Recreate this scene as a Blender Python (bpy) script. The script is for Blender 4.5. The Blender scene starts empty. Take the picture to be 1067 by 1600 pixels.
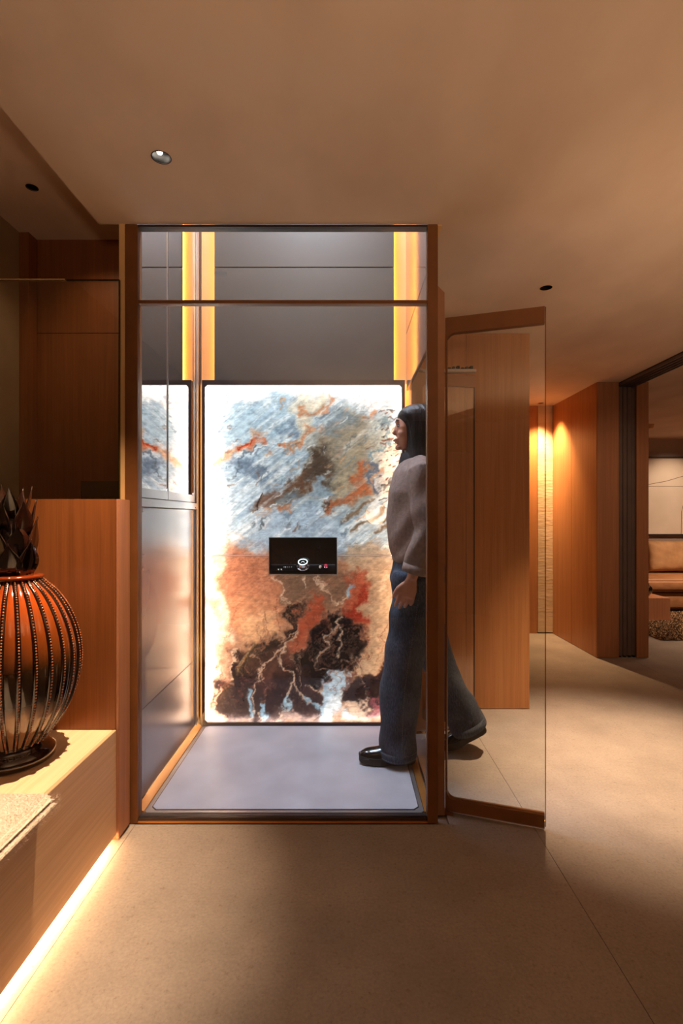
import bpy, bmesh, math, random
import numpy as np
from mathutils import Vector, Matrix
random.seed(7)
SC = bpy.context.scene
COL = SC.collection
F = 790.0; VX = 538.0; VY = 808.0; H = 1.17      # focal length in pixels, vanishing point, eye height

# ------------------------------------------------------------------ camera
cam = bpy.data.cameras.new('camera'); camo = bpy.data.objects.new('camera', cam); COL.objects.link(camo)
cam.sensor_fit = 'VERTICAL'; cam.sensor_height = 36; cam.sensor_width = 24
cam.lens = F / 1600 * 36
cam.shift_x = -4.5 / 1600; cam.shift_y = 8 / 1600
cam.clip_start = 0.05
camo.location = (0, 0, H); camo.rotation_euler = (math.pi / 2, 0, 0)
SC.camera = camo

# ------------------------------------------------------------------ world, exposure
w = bpy.data.worlds.new('world'); SC.world = w; w.use_nodes = True
bg = w.node_tree.nodes['Background']
bg.inputs[0].default_value = (1.0, 0.62, 0.38, 1); bg.inputs[1].default_value = 0.05
vs = SC.view_settings
vs.view_transform = 'Standard'; vs.look = 'None'; vs.gamma = 1.0; vs.use_curve_mapping = False
vs.exposure = 0.0
WARM = (1.0, 0.68, 0.42); WARM2 = (1.0, 0.60, 0.28); COOL = (0.80, 0.88, 1.0)

def spot(name, loc, target, power, size=60, blend=0.6, col=WARM, rad=0.02):
    l = bpy.data.lights.new(name, 'SPOT'); l.energy = power; l.color = col
    l.spot_size = math.radians(size); l.spot_blend = blend; l.shadow_soft_size = rad
    o = bpy.data.objects.new(name, l); COL.objects.link(o); o.location = loc
    d = Vector(target) - Vector(loc); o.rotation_euler = d.to_track_quat('-Z', 'Y').to_euler()
    return o
def area(name, loc, target, sx, sy, power, col):
    l = bpy.data.lights.new(name, 'AREA'); l.shape = 'RECTANGLE'; l.size = sx; l.size_y = sy
    l.energy = power; l.color = col
    o = bpy.data.objects.new(name, l); COL.objects.link(o); o.location = loc
    d = Vector(target) - Vector(loc); o.rotation_euler = d.to_track_quat('-Z', 'Y').to_euler()
    return o
# downlights that show in the ceiling (housings are built further down)
spot('downlight_or_fill', (-0.573, 1.568, 2.298), (-1.06, 1.46, 0.5), 330, 54, 0.8, WARM, 0.008)
spot('downlight_or_fill', (0.985, 2.47, 2.285), (1.33, 2.45, 0), 480, 52, 1.0)
spot('downlight_or_fill', (1.93, 4.90, 2.27), (1.97, 4.98, 0.0), 200, 84, 1.0, WARM2)
# lamps of the same rooms outside the frame, with added fills among them
spot('downlight_or_fill', (-1.12, 1.52, 2.47), (-1.06, 1.60, 0), 16, 70, 0.8)  # unseen fill added over the vase and bench, no fixture there
spot('downlight_or_fill', (1.78, 4.98, 2.27), (2.10, 5.02, 0.7), 70, 42, 1.0, WARM2)
spot('downlight_or_fill', (1.75, 2.2, 2.27), (1.72, 2.35, 0), 120, 42, 0.8)
spot('downlight_or_fill', (-1.26, 2.04, 2.47), (-1.3, 2.1, 0), 6, 100, 1.0)
spot('downlight_or_fill', (-1.10, 2.16, 2.47), (-1.25, 2.5, 0.9), 5, 110, 1.0)  # extra fill added to brighten the stairwell, no fixture built
spot('downlight_or_fill', (4.64, 6.25, 2.26), (4.62, 7.2, 1.5), 75, 60, 1.0, (1.0, 0.74, 0.52), 0.08)
spot('downlight_or_fill', (4.6, 5.2, 2.27), (4.6, 5.6, 0), 300, 120, 1.0, (1.0, 0.66, 0.42))
spot('ceiling_fill', (2.1, 0.9, 1.3), (1.9, 1.3, 2.5), 85, 130, 1.0, WARM, 0.1)  # added fill aimed up to brighten the ceiling, no known lamp
spot('ceiling_fill', (0.3, -0.9, 1.2), (0.3, -0.2, 2.5), 108, 130, 1.0, WARM, 0.1)  # second added ceiling fill, unseen behind the camera
spot('downlight_or_fill', (1.9, 2.6, 2.27), (2.25, 4.2, 1.1), 26, 60, 1.0)  # added fill for the oak wall end by the sliding doors
# lamp at the head of the lift shaft
area('shaft_lamp', (-0.22, 2.36, 3.52), (-0.22, 2.36, 0), 0.6, 0.6, 62, (0.62, 0.76, 1.0))

# ------------------------------------------------------------------ materials
def newmat(name):
    m = bpy.data.materials.new(name); m.use_nodes = True
    nt = m.node_tree; b = nt.nodes['Principled BSDF']
    return m, nt, b
def srgb(r, g, b):
    f = lambda c: (c / 255 / 12.92) if c / 255 <= 0.04045 else ((c / 255 + 0.055) / 1.055) ** 2.4
    return (f(r), f(g), f(b), 1)
def noise_mat(name, c1, c2, scale=4, rough=0.6, metal=0.0, bump=0.0, mscale=(1, 1, 1), detail=6, coat=0.0, bscale=None, spec=0.5, lo=0.35, hi=0.65):
    m, nt, b = newmat(name); N = nt.nodes; L = nt.links
    tc = N.new('ShaderNodeTexCoord'); mp = N.new('ShaderNodeMapping'); mp.inputs['Scale'].default_value = mscale
    L.new(tc.outputs['Object'], mp.inputs[0])
    nz = N.new('ShaderNodeTexNoise'); nz.inputs['Scale'].default_value = scale; nz.inputs['Detail'].default_value = detail
    L.new(mp.outputs[0], nz.inputs['Vector'])
    cr = N.new('ShaderNodeValToRGB'); cr.color_ramp.elements[0].position = lo; cr.color_ramp.elements[1].position = hi
    cr.color_ramp.elements[0].color = c1; cr.color_ramp.elements[1].color = c2
    L.new(nz.outputs['Fac'], cr.inputs[0]); L.new(cr.outputs[0], b.inputs['Base Color'])
    b.inputs['Roughness'].default_value = rough; b.inputs['Metallic'].default_value = metal
    b.inputs['Coat Weight'].default_value = coat; b.inputs['Specular IOR Level'].default_value = spec
    if bump:
        n2 = N.new('ShaderNodeTexNoise'); n2.inputs['Scale'].default_value = bscale or scale * 3; n2.inputs['Detail'].default_value = 4
        L.new(mp.outputs[0], n2.inputs['Vector'])
        bp = N.new('ShaderNodeBump'); bp.inputs['Strength'].default_value = bump; bp.inputs['Distance'].default_value = 0.01
        L.new(n2.outputs['Fac'], bp.inputs['Height']); L.new(bp.outputs[0], b.inputs['Normal'])
    return m
def wood_mat(name, c1, c2, rough=0.42, grain=(38, 38, 1.1), coat=0.0):
    """fine straight-grained veneer; grain runs along the axis with the small scale"""
    m, nt, b = newmat(name); N = nt.nodes; L = nt.links
    tc = N.new('ShaderNodeTexCoord'); mp = N.new('ShaderNodeMapping'); mp.inputs['Scale'].default_value = grain
    L.new(tc.outputs['Object'], mp.inputs[0])
    nz = N.new('ShaderNodeTexNoise'); nz.inputs['Scale'].default_value = 1.0; nz.inputs['Detail'].default_value = 5; nz.inputs['Distortion'].default_value = 0.6
    L.new(mp.outputs[0], nz.inputs['Vector'])
    m2 = N.new('ShaderNodeMapping'); m2.inputs['Scale'].default_value = tuple(g * 7 if g > 5 else g * 3 for g in grain)
    L.new(tc.outputs['Object'], m2.inputs[0])
    n2 = N.new('ShaderNodeTexNoise'); n2.inputs['Scale'].default_value = 1.0; n2.inputs['Detail'].default_value = 3
    L.new(m2.outputs[0], n2.inputs['Vector'])
    ad = N.new('ShaderNodeMath'); ad.operation = 'MULTIPLY_ADD'; ad.inputs[1].default_value = 0.45
    L.new(n2.outputs['Fac'], ad.inputs[0])
    ml = N.new('ShaderNodeMath'); ml.operation = 'MULTIPLY'; ml.inputs[1].default_value = 0.55
    L.new(nz.outputs['Fac'], ml.inputs[0]); L.new(ml.outputs[0], ad.inputs[2])
    cr = N.new('ShaderNodeValToRGB'); cr.color_ramp.elements[0].position = 0.36; cr.color_ramp.elements[1].position = 0.62
    cr.color_ramp.elements[0].color = c1; cr.color_ramp.elements[1].color = c2
    L.new(ad.outputs[0], cr.inputs[0]); L.new(cr.outputs[0], b.inputs['Base Color'])
    b.inputs['Roughness'].default_value = rough; b.inputs['Coat Weight'].default_value = coat
    bp = N.new('ShaderNodeBump'); bp.inputs['Strength'].default_value = 0.08; bp.inputs['Distance'].default_value = 0.002
    L.new(n2.outputs['Fac'], bp.inputs['Height']); L.new(bp.outputs[0], b.inputs['Normal'])
    return m
def plain(name, c, rough=0.5, metal=0.0, coat=0.0, emit=None, es=0.0):
    m = noise_mat(name, tuple(x * 0.94 for x in c[:3]) + (1,), c, 12, rough, metal, 0.0, coat=coat)
    if emit:
        b = m.node_tree.nodes['Principled BSDF']; b.inputs['Emission Color'].default_value = emit; b.inputs['Emission Strength'].default_value = es
    return m
def emis(name, c, s):
    m, nt, b = newmat(name); b.inputs['Base Color'].default_value = (0.8, 0.8, 0.8, 1)
    b.inputs['Emission Color'].default_value = tuple(c[:3]) + (1,); b.inputs['Emission Strength'].default_value = s
    return m
def glass_mat(name, tint=(0.97, 0.98, 0.97), refl=1.0, ior=1.5):
    m = bpy.data.materials.new(name); m.use_nodes = True; nt = m.node_tree; N = nt.nodes; L = nt.links
    N.clear(); out = N.new('ShaderNodeOutputMaterial'); mx = N.new('ShaderNodeMixShader')
    tr = N.new('ShaderNodeBsdfTransparent'); tr.inputs[0].default_value = tuple(tint) + (1,)
    gl = N.new('ShaderNodeBsdfGlossy'); gl.inputs['Roughness'].default_value = 0.0; gl.inputs[0].default_value = (1, 1, 1, 1)
    fr = N.new('ShaderNodeFresnel'); fr.inputs[0].default_value = ior
    ml = N.new('ShaderNodeMath'); ml.operation = 'MULTIPLY'; ml.inputs[1].default_value = refl
    L.new(fr.outputs[0], ml.inputs[0]); L.new(ml.outputs[0], mx.inputs[0])
    L.new(tr.outputs[0], mx.inputs[1]); L.new(gl.outputs[0], mx.inputs[2]); L.new(mx.outputs[0], out.inputs[0])
    return m

M = {}
M['oak'] = wood_mat('oak_veneer', srgb(176, 116, 68), srgb(194, 134, 84))
M['oak_dark'] = wood_mat('oak_veneer_dark', srgb(116, 66, 30), srgb(136, 80, 40), 0.4)
M['oak_bench'] = wood_mat('oak_bench_veneer', srgb(192, 152, 116), srgb(208, 170, 134), 0.5, (60, 1.1, 60))
M['oak_top'] = wood_mat('oak_bench_top_veneer', srgb(222, 188, 150), srgb(234, 204, 168), 0.5, (60, 1.1, 60))
M['oak_jamb'] = wood_mat('oak_jamb_veneer', srgb(158, 106, 76), srgb(178, 122, 88), 0.55)
M['plaster'] = noise_mat('limewash_ceiling', srgb(204, 180, 160), srgb(222, 200, 180), 2.2, 0.85, bump=0.15, mscale=(1, 0.6, 1), bscale=9)
M['plaster_wall'] = noise_mat('limewash_wall', srgb(132, 108, 78), srgb(152, 126, 92), 3.0, 0.85, bump=0.15)
M['cream'] = noise_mat('cream_plaster', srgb(214, 190, 156), srgb(230, 208, 176), 5, 0.8, bump=0.25, mscale=(1, 1, 4), bscale=14)
M['living_wall'] = noise_mat('living_wall_plaster', srgb(176, 160, 150), srgb(192, 176, 166), 2, 0.85)
M['bronze'] = noise_mat('bronze_anodised', srgb(122, 76, 40), srgb(130, 82, 44), 14, 0.45, 0.2)
M['bronze_light'] = noise_mat('bronze_light_anodised', srgb(164, 116, 84), srgb(172, 124, 90), 14, 0.4, 0.2)
M['alu'] = noise_mat('brushed_aluminium', srgb(176, 172, 172), srgb(196, 192, 190), 5, 0.34, 0.75, mscale=(1, 1, 1))
M['silver_panel'] = noise_mat('silver_lacquer_panel', srgb(158, 152, 152), srgb(170, 164, 164), 3, 0.26, 0.65)
M['grey_panel'] = noise_mat('taupe_grey_panel', srgb(74, 66, 60), srgb(78, 70, 64), 3, 0.45, 0.1)
M['header'] = noise_mat('header_gloss_panel', srgb(150, 136, 130), srgb(158, 144, 138), 3, 0.12, 0.7)
M['mirror'] = noise_mat('bronzed_mirror_glass', srgb(218, 208, 204), srgb(222, 212, 208), 3, 0.015, 1.0)
M['black'] = noise_mat('black_metal', srgb(22, 18, 18), srgb(32, 26, 26), 9, 0.4, 0.3)
M['black_gloss'] = noise_mat('black_gloss', srgb(14, 12, 12), srgb(20, 16, 16), 9, 0.06, 0.0, coat=1.0)
M['dark_frame'] = noise_mat('dark_grey_frame', srgb(64, 54, 54), srgb(74, 62, 60), 9, 0.4, 0.5)
M['door_stile'] = noise_mat('brown_grey_stile', srgb(104, 88, 84), srgb(112, 94, 90), 9, 0.45, 0.1)
M['acrylic'] = None
M['recess'] = noise_mat('recess_paint', srgb(222, 178, 124), srgb(228, 186, 132), 5, 0.7)
M['platform'] = noise_mat('platform_stone', srgb(192, 190, 196), srgb(210, 208, 214), 5, 0.38, bump=0.05, bscale=60)
M['glass'] = glass_mat('clear_glass')
M['glass_edge'] = glass_mat('green_glass_edge', (0.25, 0.4, 0.33), 1.0)
M['smoked'] = glass_mat('smoked_glass', (0.55, 0.6, 0.55), 1.5)
M['led_warm'] = emis('led_warm', (1.0, 0.43, 0.09), 14)
M['led_floor'] = emis('led_floor', (1.0, 0.60, 0.28), 95)
M['led_cool'] = emis('led_cool', (1.0, 0.97, 0.93), 60)
M['lamp_white'] = emis('lamp_face', (1.0, 0.9, 0.75), 9)
M['ring'] = emis('ring_light', (0.7, 0.95, 1.0), 1.6)
M['screen'] = noise_mat('screen_brown_reflection', srgb(44, 32, 28), srgb(52, 38, 33), 9, 0.12, 0.0, coat=0.6)  # brown tint paints in the room reflected on the black screen
M['ring_blue'] = emis('ring_light_blue', (0.3, 0.65, 0.9), 1.2)
M['icon'] = emis('icon_light', (0.9, 0.95, 1.0), 1.0)
M['red'] = plain('red_button_plastic', srgb(150, 20, 40), 0.3, emit=(0.7, 0.03, 0.08, 1), es=0.5)
M['chrome'] = noise_mat('chrome', srgb(200, 200, 205), srgb(215, 215, 220), 5, 0.12, 1.0)
M['skin'] = noise_mat('skin', srgb(196, 138, 112), srgb(206, 150, 124), 20, 0.5, bump=0.03)
M['hair'] = noise_mat('black_hair', srgb(20, 15, 16), srgb(38, 30, 32), 30, 0.35, mscale=(6, 6, 0.6), bump=0.4, bscale=40)
M['jacket'] = noise_mat('taupe_jacket', srgb(138, 116, 106), srgb(156, 132, 120), 60, 0.85, bump=0.2)
M['shirt'] = noise_mat('dark_shirt', srgb(30, 25, 25), srgb(38, 32, 32), 40, 0.8)
M['leather'] = noise_mat('black_leather', srgb(14, 13, 15), srgb(22, 21, 24), 30, 0.16, bump=0.04, coat=0.6)
M['sole'] = noise_mat('black_rubber', srgb(26, 20, 18), srgb(36, 28, 24), 30, 0.6)
M['stitch'] = plain('pale_stitching', srgb(120, 118, 112), 0.8)
M['sofa'] = noise_mat('tan_leather_sofa', srgb(150, 104, 68), srgb(170, 122, 84), 8, 0.6, bump=0.2)
M['sofa_cushion'] = noise_mat('tan_sofa_cushion', srgb(160, 122, 84), srgb(178, 138, 98), 8, 0.7, bump=0.3)
M['art'] = noise_mat('artwork_paper', srgb(214, 196, 176), srgb(226, 208, 190), 2, 0.8)
M['gold'] = noise_mat('gold_trim', srgb(196, 132, 66), srgb(206, 142, 74), 9, 0.35, 0.5)

def floor_mat():
    m, nt, b = newmat('beige_stone_floor'); N = nt.nodes; L = nt.links
    tc = N.new('ShaderNodeTexCoord')
    n1 = N.new('ShaderNodeTexNoise'); n1.inputs['Scale'].default_value = 3.0; n1.inputs['Detail'].default_value = 8; n1.inputs['Roughness'].default_value = 0.65
    n2 = N.new('ShaderNodeTexNoise'); n2.inputs['Scale'].default_value = 120; n2.inputs['Detail'].default_value = 3
    n3 = N.new('ShaderNodeTexNoise'); n3.inputs['Scale'].default_value = 55; n3.inputs['Detail'].default_value = 6; n3.inputs['Roughness'].default_value = 0.8
    for n in (n1, n2, n3): L.new(tc.outputs['Object'], n.inputs['Vector'])
    cr = N.new('ShaderNodeValToRGB'); cr.color_ramp.elements[0].position = 0.3; cr.color_ramp.elements[1].position = 0.7
    cr.color_ramp.elements[0].color = srgb(142, 133, 127); cr.color_ramp.elements[1].color = srgb(166, 156, 149)
    L.new(n1.outputs['Fac'], cr.inputs[0])
    c2 = N.new('ShaderNodeValToRGB'); c2.color_ramp.elements[0].position = 0.33; c2.color_ramp.elements[1].position = 0.45
    c2.color_ramp.elements[0].color = (0.70, 0.66, 0.62, 1); c2.color_ramp.elements[1].color = (1, 1, 1, 1)
    L.new(n3.outputs['Fac'], c2.inputs[0])
    c3 = N.new('ShaderNodeValToRGB'); c3.color_ramp.elements[0].position = 0.3; c3.color_ramp.elements[1].position = 0.7
    c3.color_ramp.elements[0].color = (0.86, 0.85, 0.84, 1); c3.color_ramp.elements[1].color = (1.05, 1.05, 1.04, 1)
    L.new(n2.outputs['Fac'], c3.inputs[0])
    mx = N.new('ShaderNodeMixRGB'); mx.blend_type = 'MULTIPLY'; mx.inputs[0].default_value = 1
    L.new(cr.outputs[0], mx.inputs[1]); L.new(c2.outputs[0], mx.inputs[2])
    mx2 = N.new('ShaderNodeMixRGB'); mx2.blend_type = 'MULTIPLY'; mx2.inputs[0].default_value = 1
    L.new(mx.outputs[0], mx2.inputs[1]); L.new(c3.outputs[0], mx2.inputs[2])
    L.new(mx2.outputs[0], b.inputs['Base Color']); b.inputs['Roughness'].default_value = 0.55
    return m
M['floor'] = floor_mat()
M['grout'] = plain('dark_joint', srgb(146, 128, 112), 0.9)

def denim_mat():
    m, nt, b = newmat('blue_denim'); N = nt.nodes; L = nt.links
    tc = N.new('ShaderNodeTexCoord')
    mp = N.new('ShaderNodeMapping'); mp.inputs['Scale'].default_value = (1, 1, 0.25); L.new(tc.outputs['Object'], mp.inputs[0])
    n1 = N.new('ShaderNodeTexNoise'); n1.inputs['Scale'].default_value = 260; L.new(mp.outputs[0], n1.inputs['Vector'])
    n2 = N.new('ShaderNodeTexNoise'); n2.inputs['Scale'].default_value = 7; L.new(tc.outputs['Object'], n2.inputs['Vector'])
    ad = N.new('ShaderNodeMath'); ad.operation = 'ADD'; L.new(n1.outputs['Fac'], ad.inputs[0]); L.new(n2.outputs['Fac'], ad.inputs[1])
    cr = N.new('ShaderNodeValToRGB'); cr.color_ramp.elements[0].position = 0.42; cr.color_ramp.elements[1].position = 0.64
    cr.color_ramp.elements[0].color = srgb(44, 52, 68); cr.color_ramp.elements[1].color = srgb(86, 96, 112)
    ml = N.new('ShaderNodeMath'); ml.operation = 'MULTIPLY'; ml.inputs[1].default_value = 0.5; L.new(ad.outputs[0], ml.inputs[0])
    L.new(ml.outputs[0], cr.inputs[0]); L.new(cr.outputs[0], b.inputs['Base Color']); b.inputs['Roughness'].default_value = 0.9
    return m
M['denim'] = denim_mat()

def glaze_mat():
    m, nt, b = newmat('amber_glaze'); N = nt.nodes; L = nt.links
    tc = N.new('ShaderNodeTexCoord'); sp = N.new('ShaderNodeSeparateXYZ'); L.new(tc.outputs['Object'], sp.inputs[0])
    n1 = N.new('ShaderNodeTexNoise'); n1.inputs['Scale'].default_value = 9; n1.inputs['Detail'].default_value = 5; L.new(tc.outputs['Object'], n1.inputs['Vector'])
    mp = N.new('ShaderNodeMath'); mp.operation = 'MULTIPLY_ADD'; mp.inputs[1].default_value = 0.05; L.new(n1.outputs['Fac'], mp.inputs[0]); L.new(sp.outputs[2], mp.inputs[2])
    cr = N.new('ShaderNodeValToRGB'); e = cr.color_ramp.elements
    e[0].position = 0.0; e[0].color = srgb(120, 88, 62)  # tan base stops paint the bench's reflection into the glaze
    e[1].position = 1.0; e[1].color = srgb(96, 34, 12)
    for p, c in ((0.20, srgb(132, 100, 74)), (0.245, srgb(30, 20, 12)), (0.33, srgb(48, 32, 16)), (0.38, srgb(110, 58, 22)), (0.46, srgb(132, 62, 22)), (0.53, srgb(156, 68, 18)), (0.61, srgb(104, 40, 14))):
        k = e.new(p); k.color = c
    L.new(mp.outputs[0], cr.inputs[0]); L.new(cr.outputs[0], b.inputs['Base Color'])
    b.inputs['Roughness'].default_value = 0.12; b.inputs['Coat Weight'].default_value = 1.0; b.inputs['Coat Roughness'].default_value = 0.05
    return m
M['glaze'] = glaze_mat()
M['glaze_dark'] = noise_mat('dark_brown_glaze', srgb(16, 9, 7), srgb(42, 19, 11), 12, 0.12, coat=1.0)
M['glaze_bead'] = noise_mat('bead_glaze', srgb(110, 60, 36), srgb(168, 104, 70), 60, 0.2, coat=0.8)

def stone_mat():
    m = bpy.data.materials.new('backlit_onyx'); m.use_nodes = True; nt = m.node_tree; N = nt.nodes; L = nt.links
    N.clear(); out = N.new('ShaderNodeOutputMaterial')
    at = N.new('ShaderNodeVertexColor'); at.layer_name = 'veining'
    tc = N.new('ShaderNodeTexCoord')
    mp = N.new('ShaderNodeMapping'); mp.inputs['Rotation'].default_value = (0, math.radians(38), 0); mp.inputs['Scale'].default_value = (14, 14, 60)
    L.new(tc.outputs['Object'], mp.inputs[0])
    n = N.new('ShaderNodeTexNoise'); n.inputs['Scale'].default_value = 1.0; n.inputs['Detail'].default_value = 7; n.inputs['Distortion'].default_value = 1.2
    L.new(mp.outputs[0], n.inputs['Vector'])
    cr = N.new('ShaderNodeValToRGB'); cr.color_ramp.elements[0].position = 0.36; cr.color_ramp.elements[1].position = 0.56
    cr.color_ramp.elements[0].color = (0.76, 0.78, 0.80, 1); cr.color_ramp.elements[1].color = (1, 1, 1, 1)
    L.new(n.outputs['Fac'], cr.inputs[0])
    mx = N.new('ShaderNodeMixRGB'); mx.blend_type = 'MULTIPLY'; mx.inputs[0].default_value = 1
    L.new(at.outputs[0], mx.inputs[1]); L.new(cr.outputs[0], mx.inputs[2])
    tl = N.new('ShaderNodeBsdfTranslucent'); L.new(mx.outputs[0], tl.inputs[0])
    df = N.new('ShaderNodeBsdfDiffuse'); L.new(mx.outputs[0], df.inputs[0])
    s = N.new('ShaderNodeMixShader'); s.inputs[0].default_value = 0.12; L.new(tl.outputs[0], s.inputs[1]); L.new(df.outputs[0], s.inputs[2])
    gl = N.new('ShaderNodeBsdfGlossy'); gl.inputs['Roughness'].default_value = 0.02
    s2 = N.new('ShaderNodeMixShader'); s2.inputs[0].default_value = 0.04; L.new(s.outputs[0], s2.inputs[1]); L.new(gl.outputs[0], s2.inputs[2])
    L.new(s2.outputs[0], out.inputs[0])
    return m
M['stone'] = stone_mat()
def acrylic_mat():
    m = bpy.data.materials.new('white_acrylic'); m.use_nodes = True; nt = m.node_tree; N = nt.nodes; N.clear()
    out = N.new('ShaderNodeOutputMaterial'); t = N.new('ShaderNodeBsdfTranslucent'); t.inputs[0].default_value = (0.62, 0.6, 0.62, 1)
    nt.links.new(t.outputs[0], out.inputs[0]); return m
M['acrylic'] = acrylic_mat()

# ------------------------------------------------------------------ mesh helpers
OFF = {}
def link(name, me, mat, parent=None, smooth=False, structure=False):
    o = bpy.data.objects.new(name, me); COL.objects.link(o)
    if mat is not None: me.materials.append(mat)
    if smooth:
        for p in me.polygons: p.use_smooth = True
    if parent is not None:
        o.parent = parent
    if structure and parent is None: o['kind'] = 'structure'
    return o
def root(name, loc, label=None, cat=None, group=None, kind=None):
    o = bpy.data.objects.new(name, None); COL.objects.link(o); o.location = loc; o.empty_display_size = 0.05
    OFF[o.name] = Vector(loc)
    if label: o['label'] = label
    if cat: o['category'] = cat
    if group: o['group'] = group
    if kind: o['kind'] = kind
    return o
def tag(o, label, cat, group=None):
    o['label'] = label; o['category'] = cat
    if group: o['group'] = group
    return o
class MB:
    def __init__(s): s.bm = bmesh.new()
    def box(s, x0, x1, y0, y1, z0, z1):
        v = [s.bm.verts.new(c) for c in ((x0,y0,z0),(x1,y0,z0),(x1,y1,z0),(x0,y1,z0),(x0,y0,z1),(x1,y0,z1),(x1,y1,z1),(x0,y1,z1))]
        for f in ((0,3,2,1),(4,5,6,7),(0,1,5,4),(1,2,6,5),(2,3,7,6),(3,0,4,7)): s.bm.faces.new([v[i] for i in f])
        return s
    def plate(s, poly, o, u, v, n, t):
        """extrude a 2-D outline (in axes u, v from o) by t along n"""
        o = Vector(o); u = Vector(u); v = Vector(v); n = Vector(n)
        a = [s.bm.verts.new(o + u*p[0] + v*p[1]) for p in poly]
        b = [s.bm.verts.new(o + u*p[0] + v*p[1] + n*t) for p in poly]
        s.bm.faces.new(a[::-1]); s.bm.faces.new(b)
        k = len(poly)
        for i in range(k): s.bm.faces.new((a[i], a[(i+1)%k], b[(i+1)%k], b[i]))
        return s
    def loft(s, rings, cap=True):
        """rings: list of equal-length lists of points"""
        R = [[s.bm.verts.new(p) for p in r] for r in rings]; k = len(R[0])
        for i in range(len(R)-1):
            for j in range(k):
                s.bm.faces.new((R[i][j], R[i][(j+1)%k], R[i+1][(j+1)%k], R[i+1][j]))
        if cap: s.bm.faces.new(R[0][::-1]); s.bm.faces.new(R[-1])
        return s
    def limb(s, pts, rads, n=16):
        """tapered limb along a path; rads entries are (a, b): a across x/forward, b across y"""
        rings = []
        P = [Vector(p) for p in pts]
        for i, p in enumerate(P):
            d = (P[min(i+1, len(P)-1)] - P[max(i-1, 0)]).normalized()
            b = Vector((0, 1, 0)); a = b.cross(d)
            if a.length < 1e-3: a = Vector((1, 0, 0))
            a.normalize(); b = d.cross(a).normalized()
            ra, rb = rads[i] if isinstance(rads[i], tuple) else (rads[i], rads[i])
            rings.append([p + a*ra*math.cos(t) + b*rb*math.sin(t) for t in [2*math.pi*j/n for j in range(n)]])
        return s.loft(rings)
    def ell(s, c, r, n=20, m=12, rot=None):
        c = Vector(c); rings = []
        for i in range(m+1):
            ph = -math.pi/2 + math.pi*(i+0.02)/(m+0.04)
            rg = []
            for j in range(n):
                t = 2*math.pi*j/n
                p = Vector((r[0]*math.cos(ph)*math.cos(t), r[1]*math.cos(ph)*math.sin(t), r[2]*math.sin(ph)))
                if rot: p = rot @ p
                rg.append(c+p)
            rings.append(rg)
        return s.loft(rings)
    def lathe(s, prof, c=(0,0,0), n=32, axis='Z'):
        c = Vector(c); rings = []
        for r, z in prof:
            rings.append([c + Vector((r*math.cos(2*math.pi*j/n), r*math.sin(2*math.pi*j/n), z)) for j in range(n)])
        return s.loft(rings)
    def make(s, name, mat, parent=None, bevel=0.0, smooth=False, structure=False, off=None, seg=2):
        bmesh.ops.recalc_face_normals(s.bm, faces=s.bm.faces[:])
        if bevel:
            es = [e for e in s.bm.edges if len(e.link_faces) == 2 and e.calc_face_angle(0) > 0.5]
            bmesh.ops.bevel(s.bm, geom=es, offset=bevel, segments=seg, affect='EDGES', clamp_overlap=True)
        o = Vector((0, 0, 0))
        if parent is not None:
            o = OFF[parent.name]
        if off is not None: o = Vector(off)
        bmesh.ops.translate(s.bm, verts=s.bm.verts[:], vec=-o)
        me = bpy.data.meshes.new(name); s.bm.to_mesh(me); s.bm.free()
        ob = link(name, me, mat, parent, smooth, structure)
        OFF[ob.name] = OFF[parent.name] if parent is not None else Vector((0, 0, 0))
        if off is not None and parent is None: ob.location = o; OFF[ob.name] = o
        return ob
def box(name, mat, x0, x1, y0, y1, z0, z1, parent=None, bevel=0.0, structure=False):
    off = None
    return MB().box(x0, x1, y0, y1, z0, z1).make(name, mat, parent, bevel, structure=structure, off=off)

# ================================================================== THE SETTING
CZ = 2.29
fl = MB().box(-1.6, 7.2, -2.0, 7.4, -0.09, -0.012).make('floor', M['grout'], structure=True)
g = 0.0008
for x0, x1, y0, y1 in ((-1.6, -0.795, -2.0, 1.925), (-0.795, 0.715, -2.0, 1.925), (0.40, 0.715, 1.925, 3.2), (0.715, 2.36, -2.0, 5.3), (2.36, 7.2, -2.0, 7.4)):
    MB().box(x0+g, x1-g, y0+g*0.2, y1-g*0.2, -0.012, 0).make('floor_slab', M['floor'], fl)

HOLES = [(-0.57, 1.574, 0.057, CZ), (0.985, 2.47, 0.061, CZ), (1.93, 4.97, 0.06, CZ), (-1.26, 2.04, 0.042, 2.5)]
def punched(name, poly, z0, z1, holes, mat):
    """slab with round cups cut out for the downlights"""
    o = MB().plate(poly, (0, 0, z0), (1, 0, 0), (0, 1, 0), (0, 0, 1), z1-z0).make(name, mat, structure=True)
    cm = MB()
    for x, y, d, z in holes:
        n = 40; cm.loft([[Vector((x+d/2*math.cos(2*math.pi*j/n), y+d/2*math.sin(2*math.pi*j/n), zz)) for j in range(n)] for zz in (z0-0.05, z0+0.07)])
    cut = cm.make('cutter', None)
    md = o.modifiers.new('cut', 'BOOLEAN'); md.object = cut; md.operation = 'DIFFERENCE'; md.solver = 'EXACT'
    bpy.context.view_layer.update()
    ev = o.evaluated_get(bpy.context.evaluated_depsgraph_get()); me = bpy.data.meshes.new_from_object(ev)
    o.modifiers.clear(); o.data = me
    bpy.data.objects.remove(cut)
    return o
ceil = punched('ceiling', [(-0.939, -2.0), (7.2, -2.0), (7.2, 7.4), (0.375, 7.4), (0.375, 1.934), (-0.939, 1.934)], CZ, 2.5, HOLES[:3], M['plaster'])
punched('ceiling_upper', [(-1.62, -2.0), (-0.93, -2.0), (-0.93, 2.6), (-1.62, 2.6)], 2.5, 2.6, HOLES[3:], M['plaster'])
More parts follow.
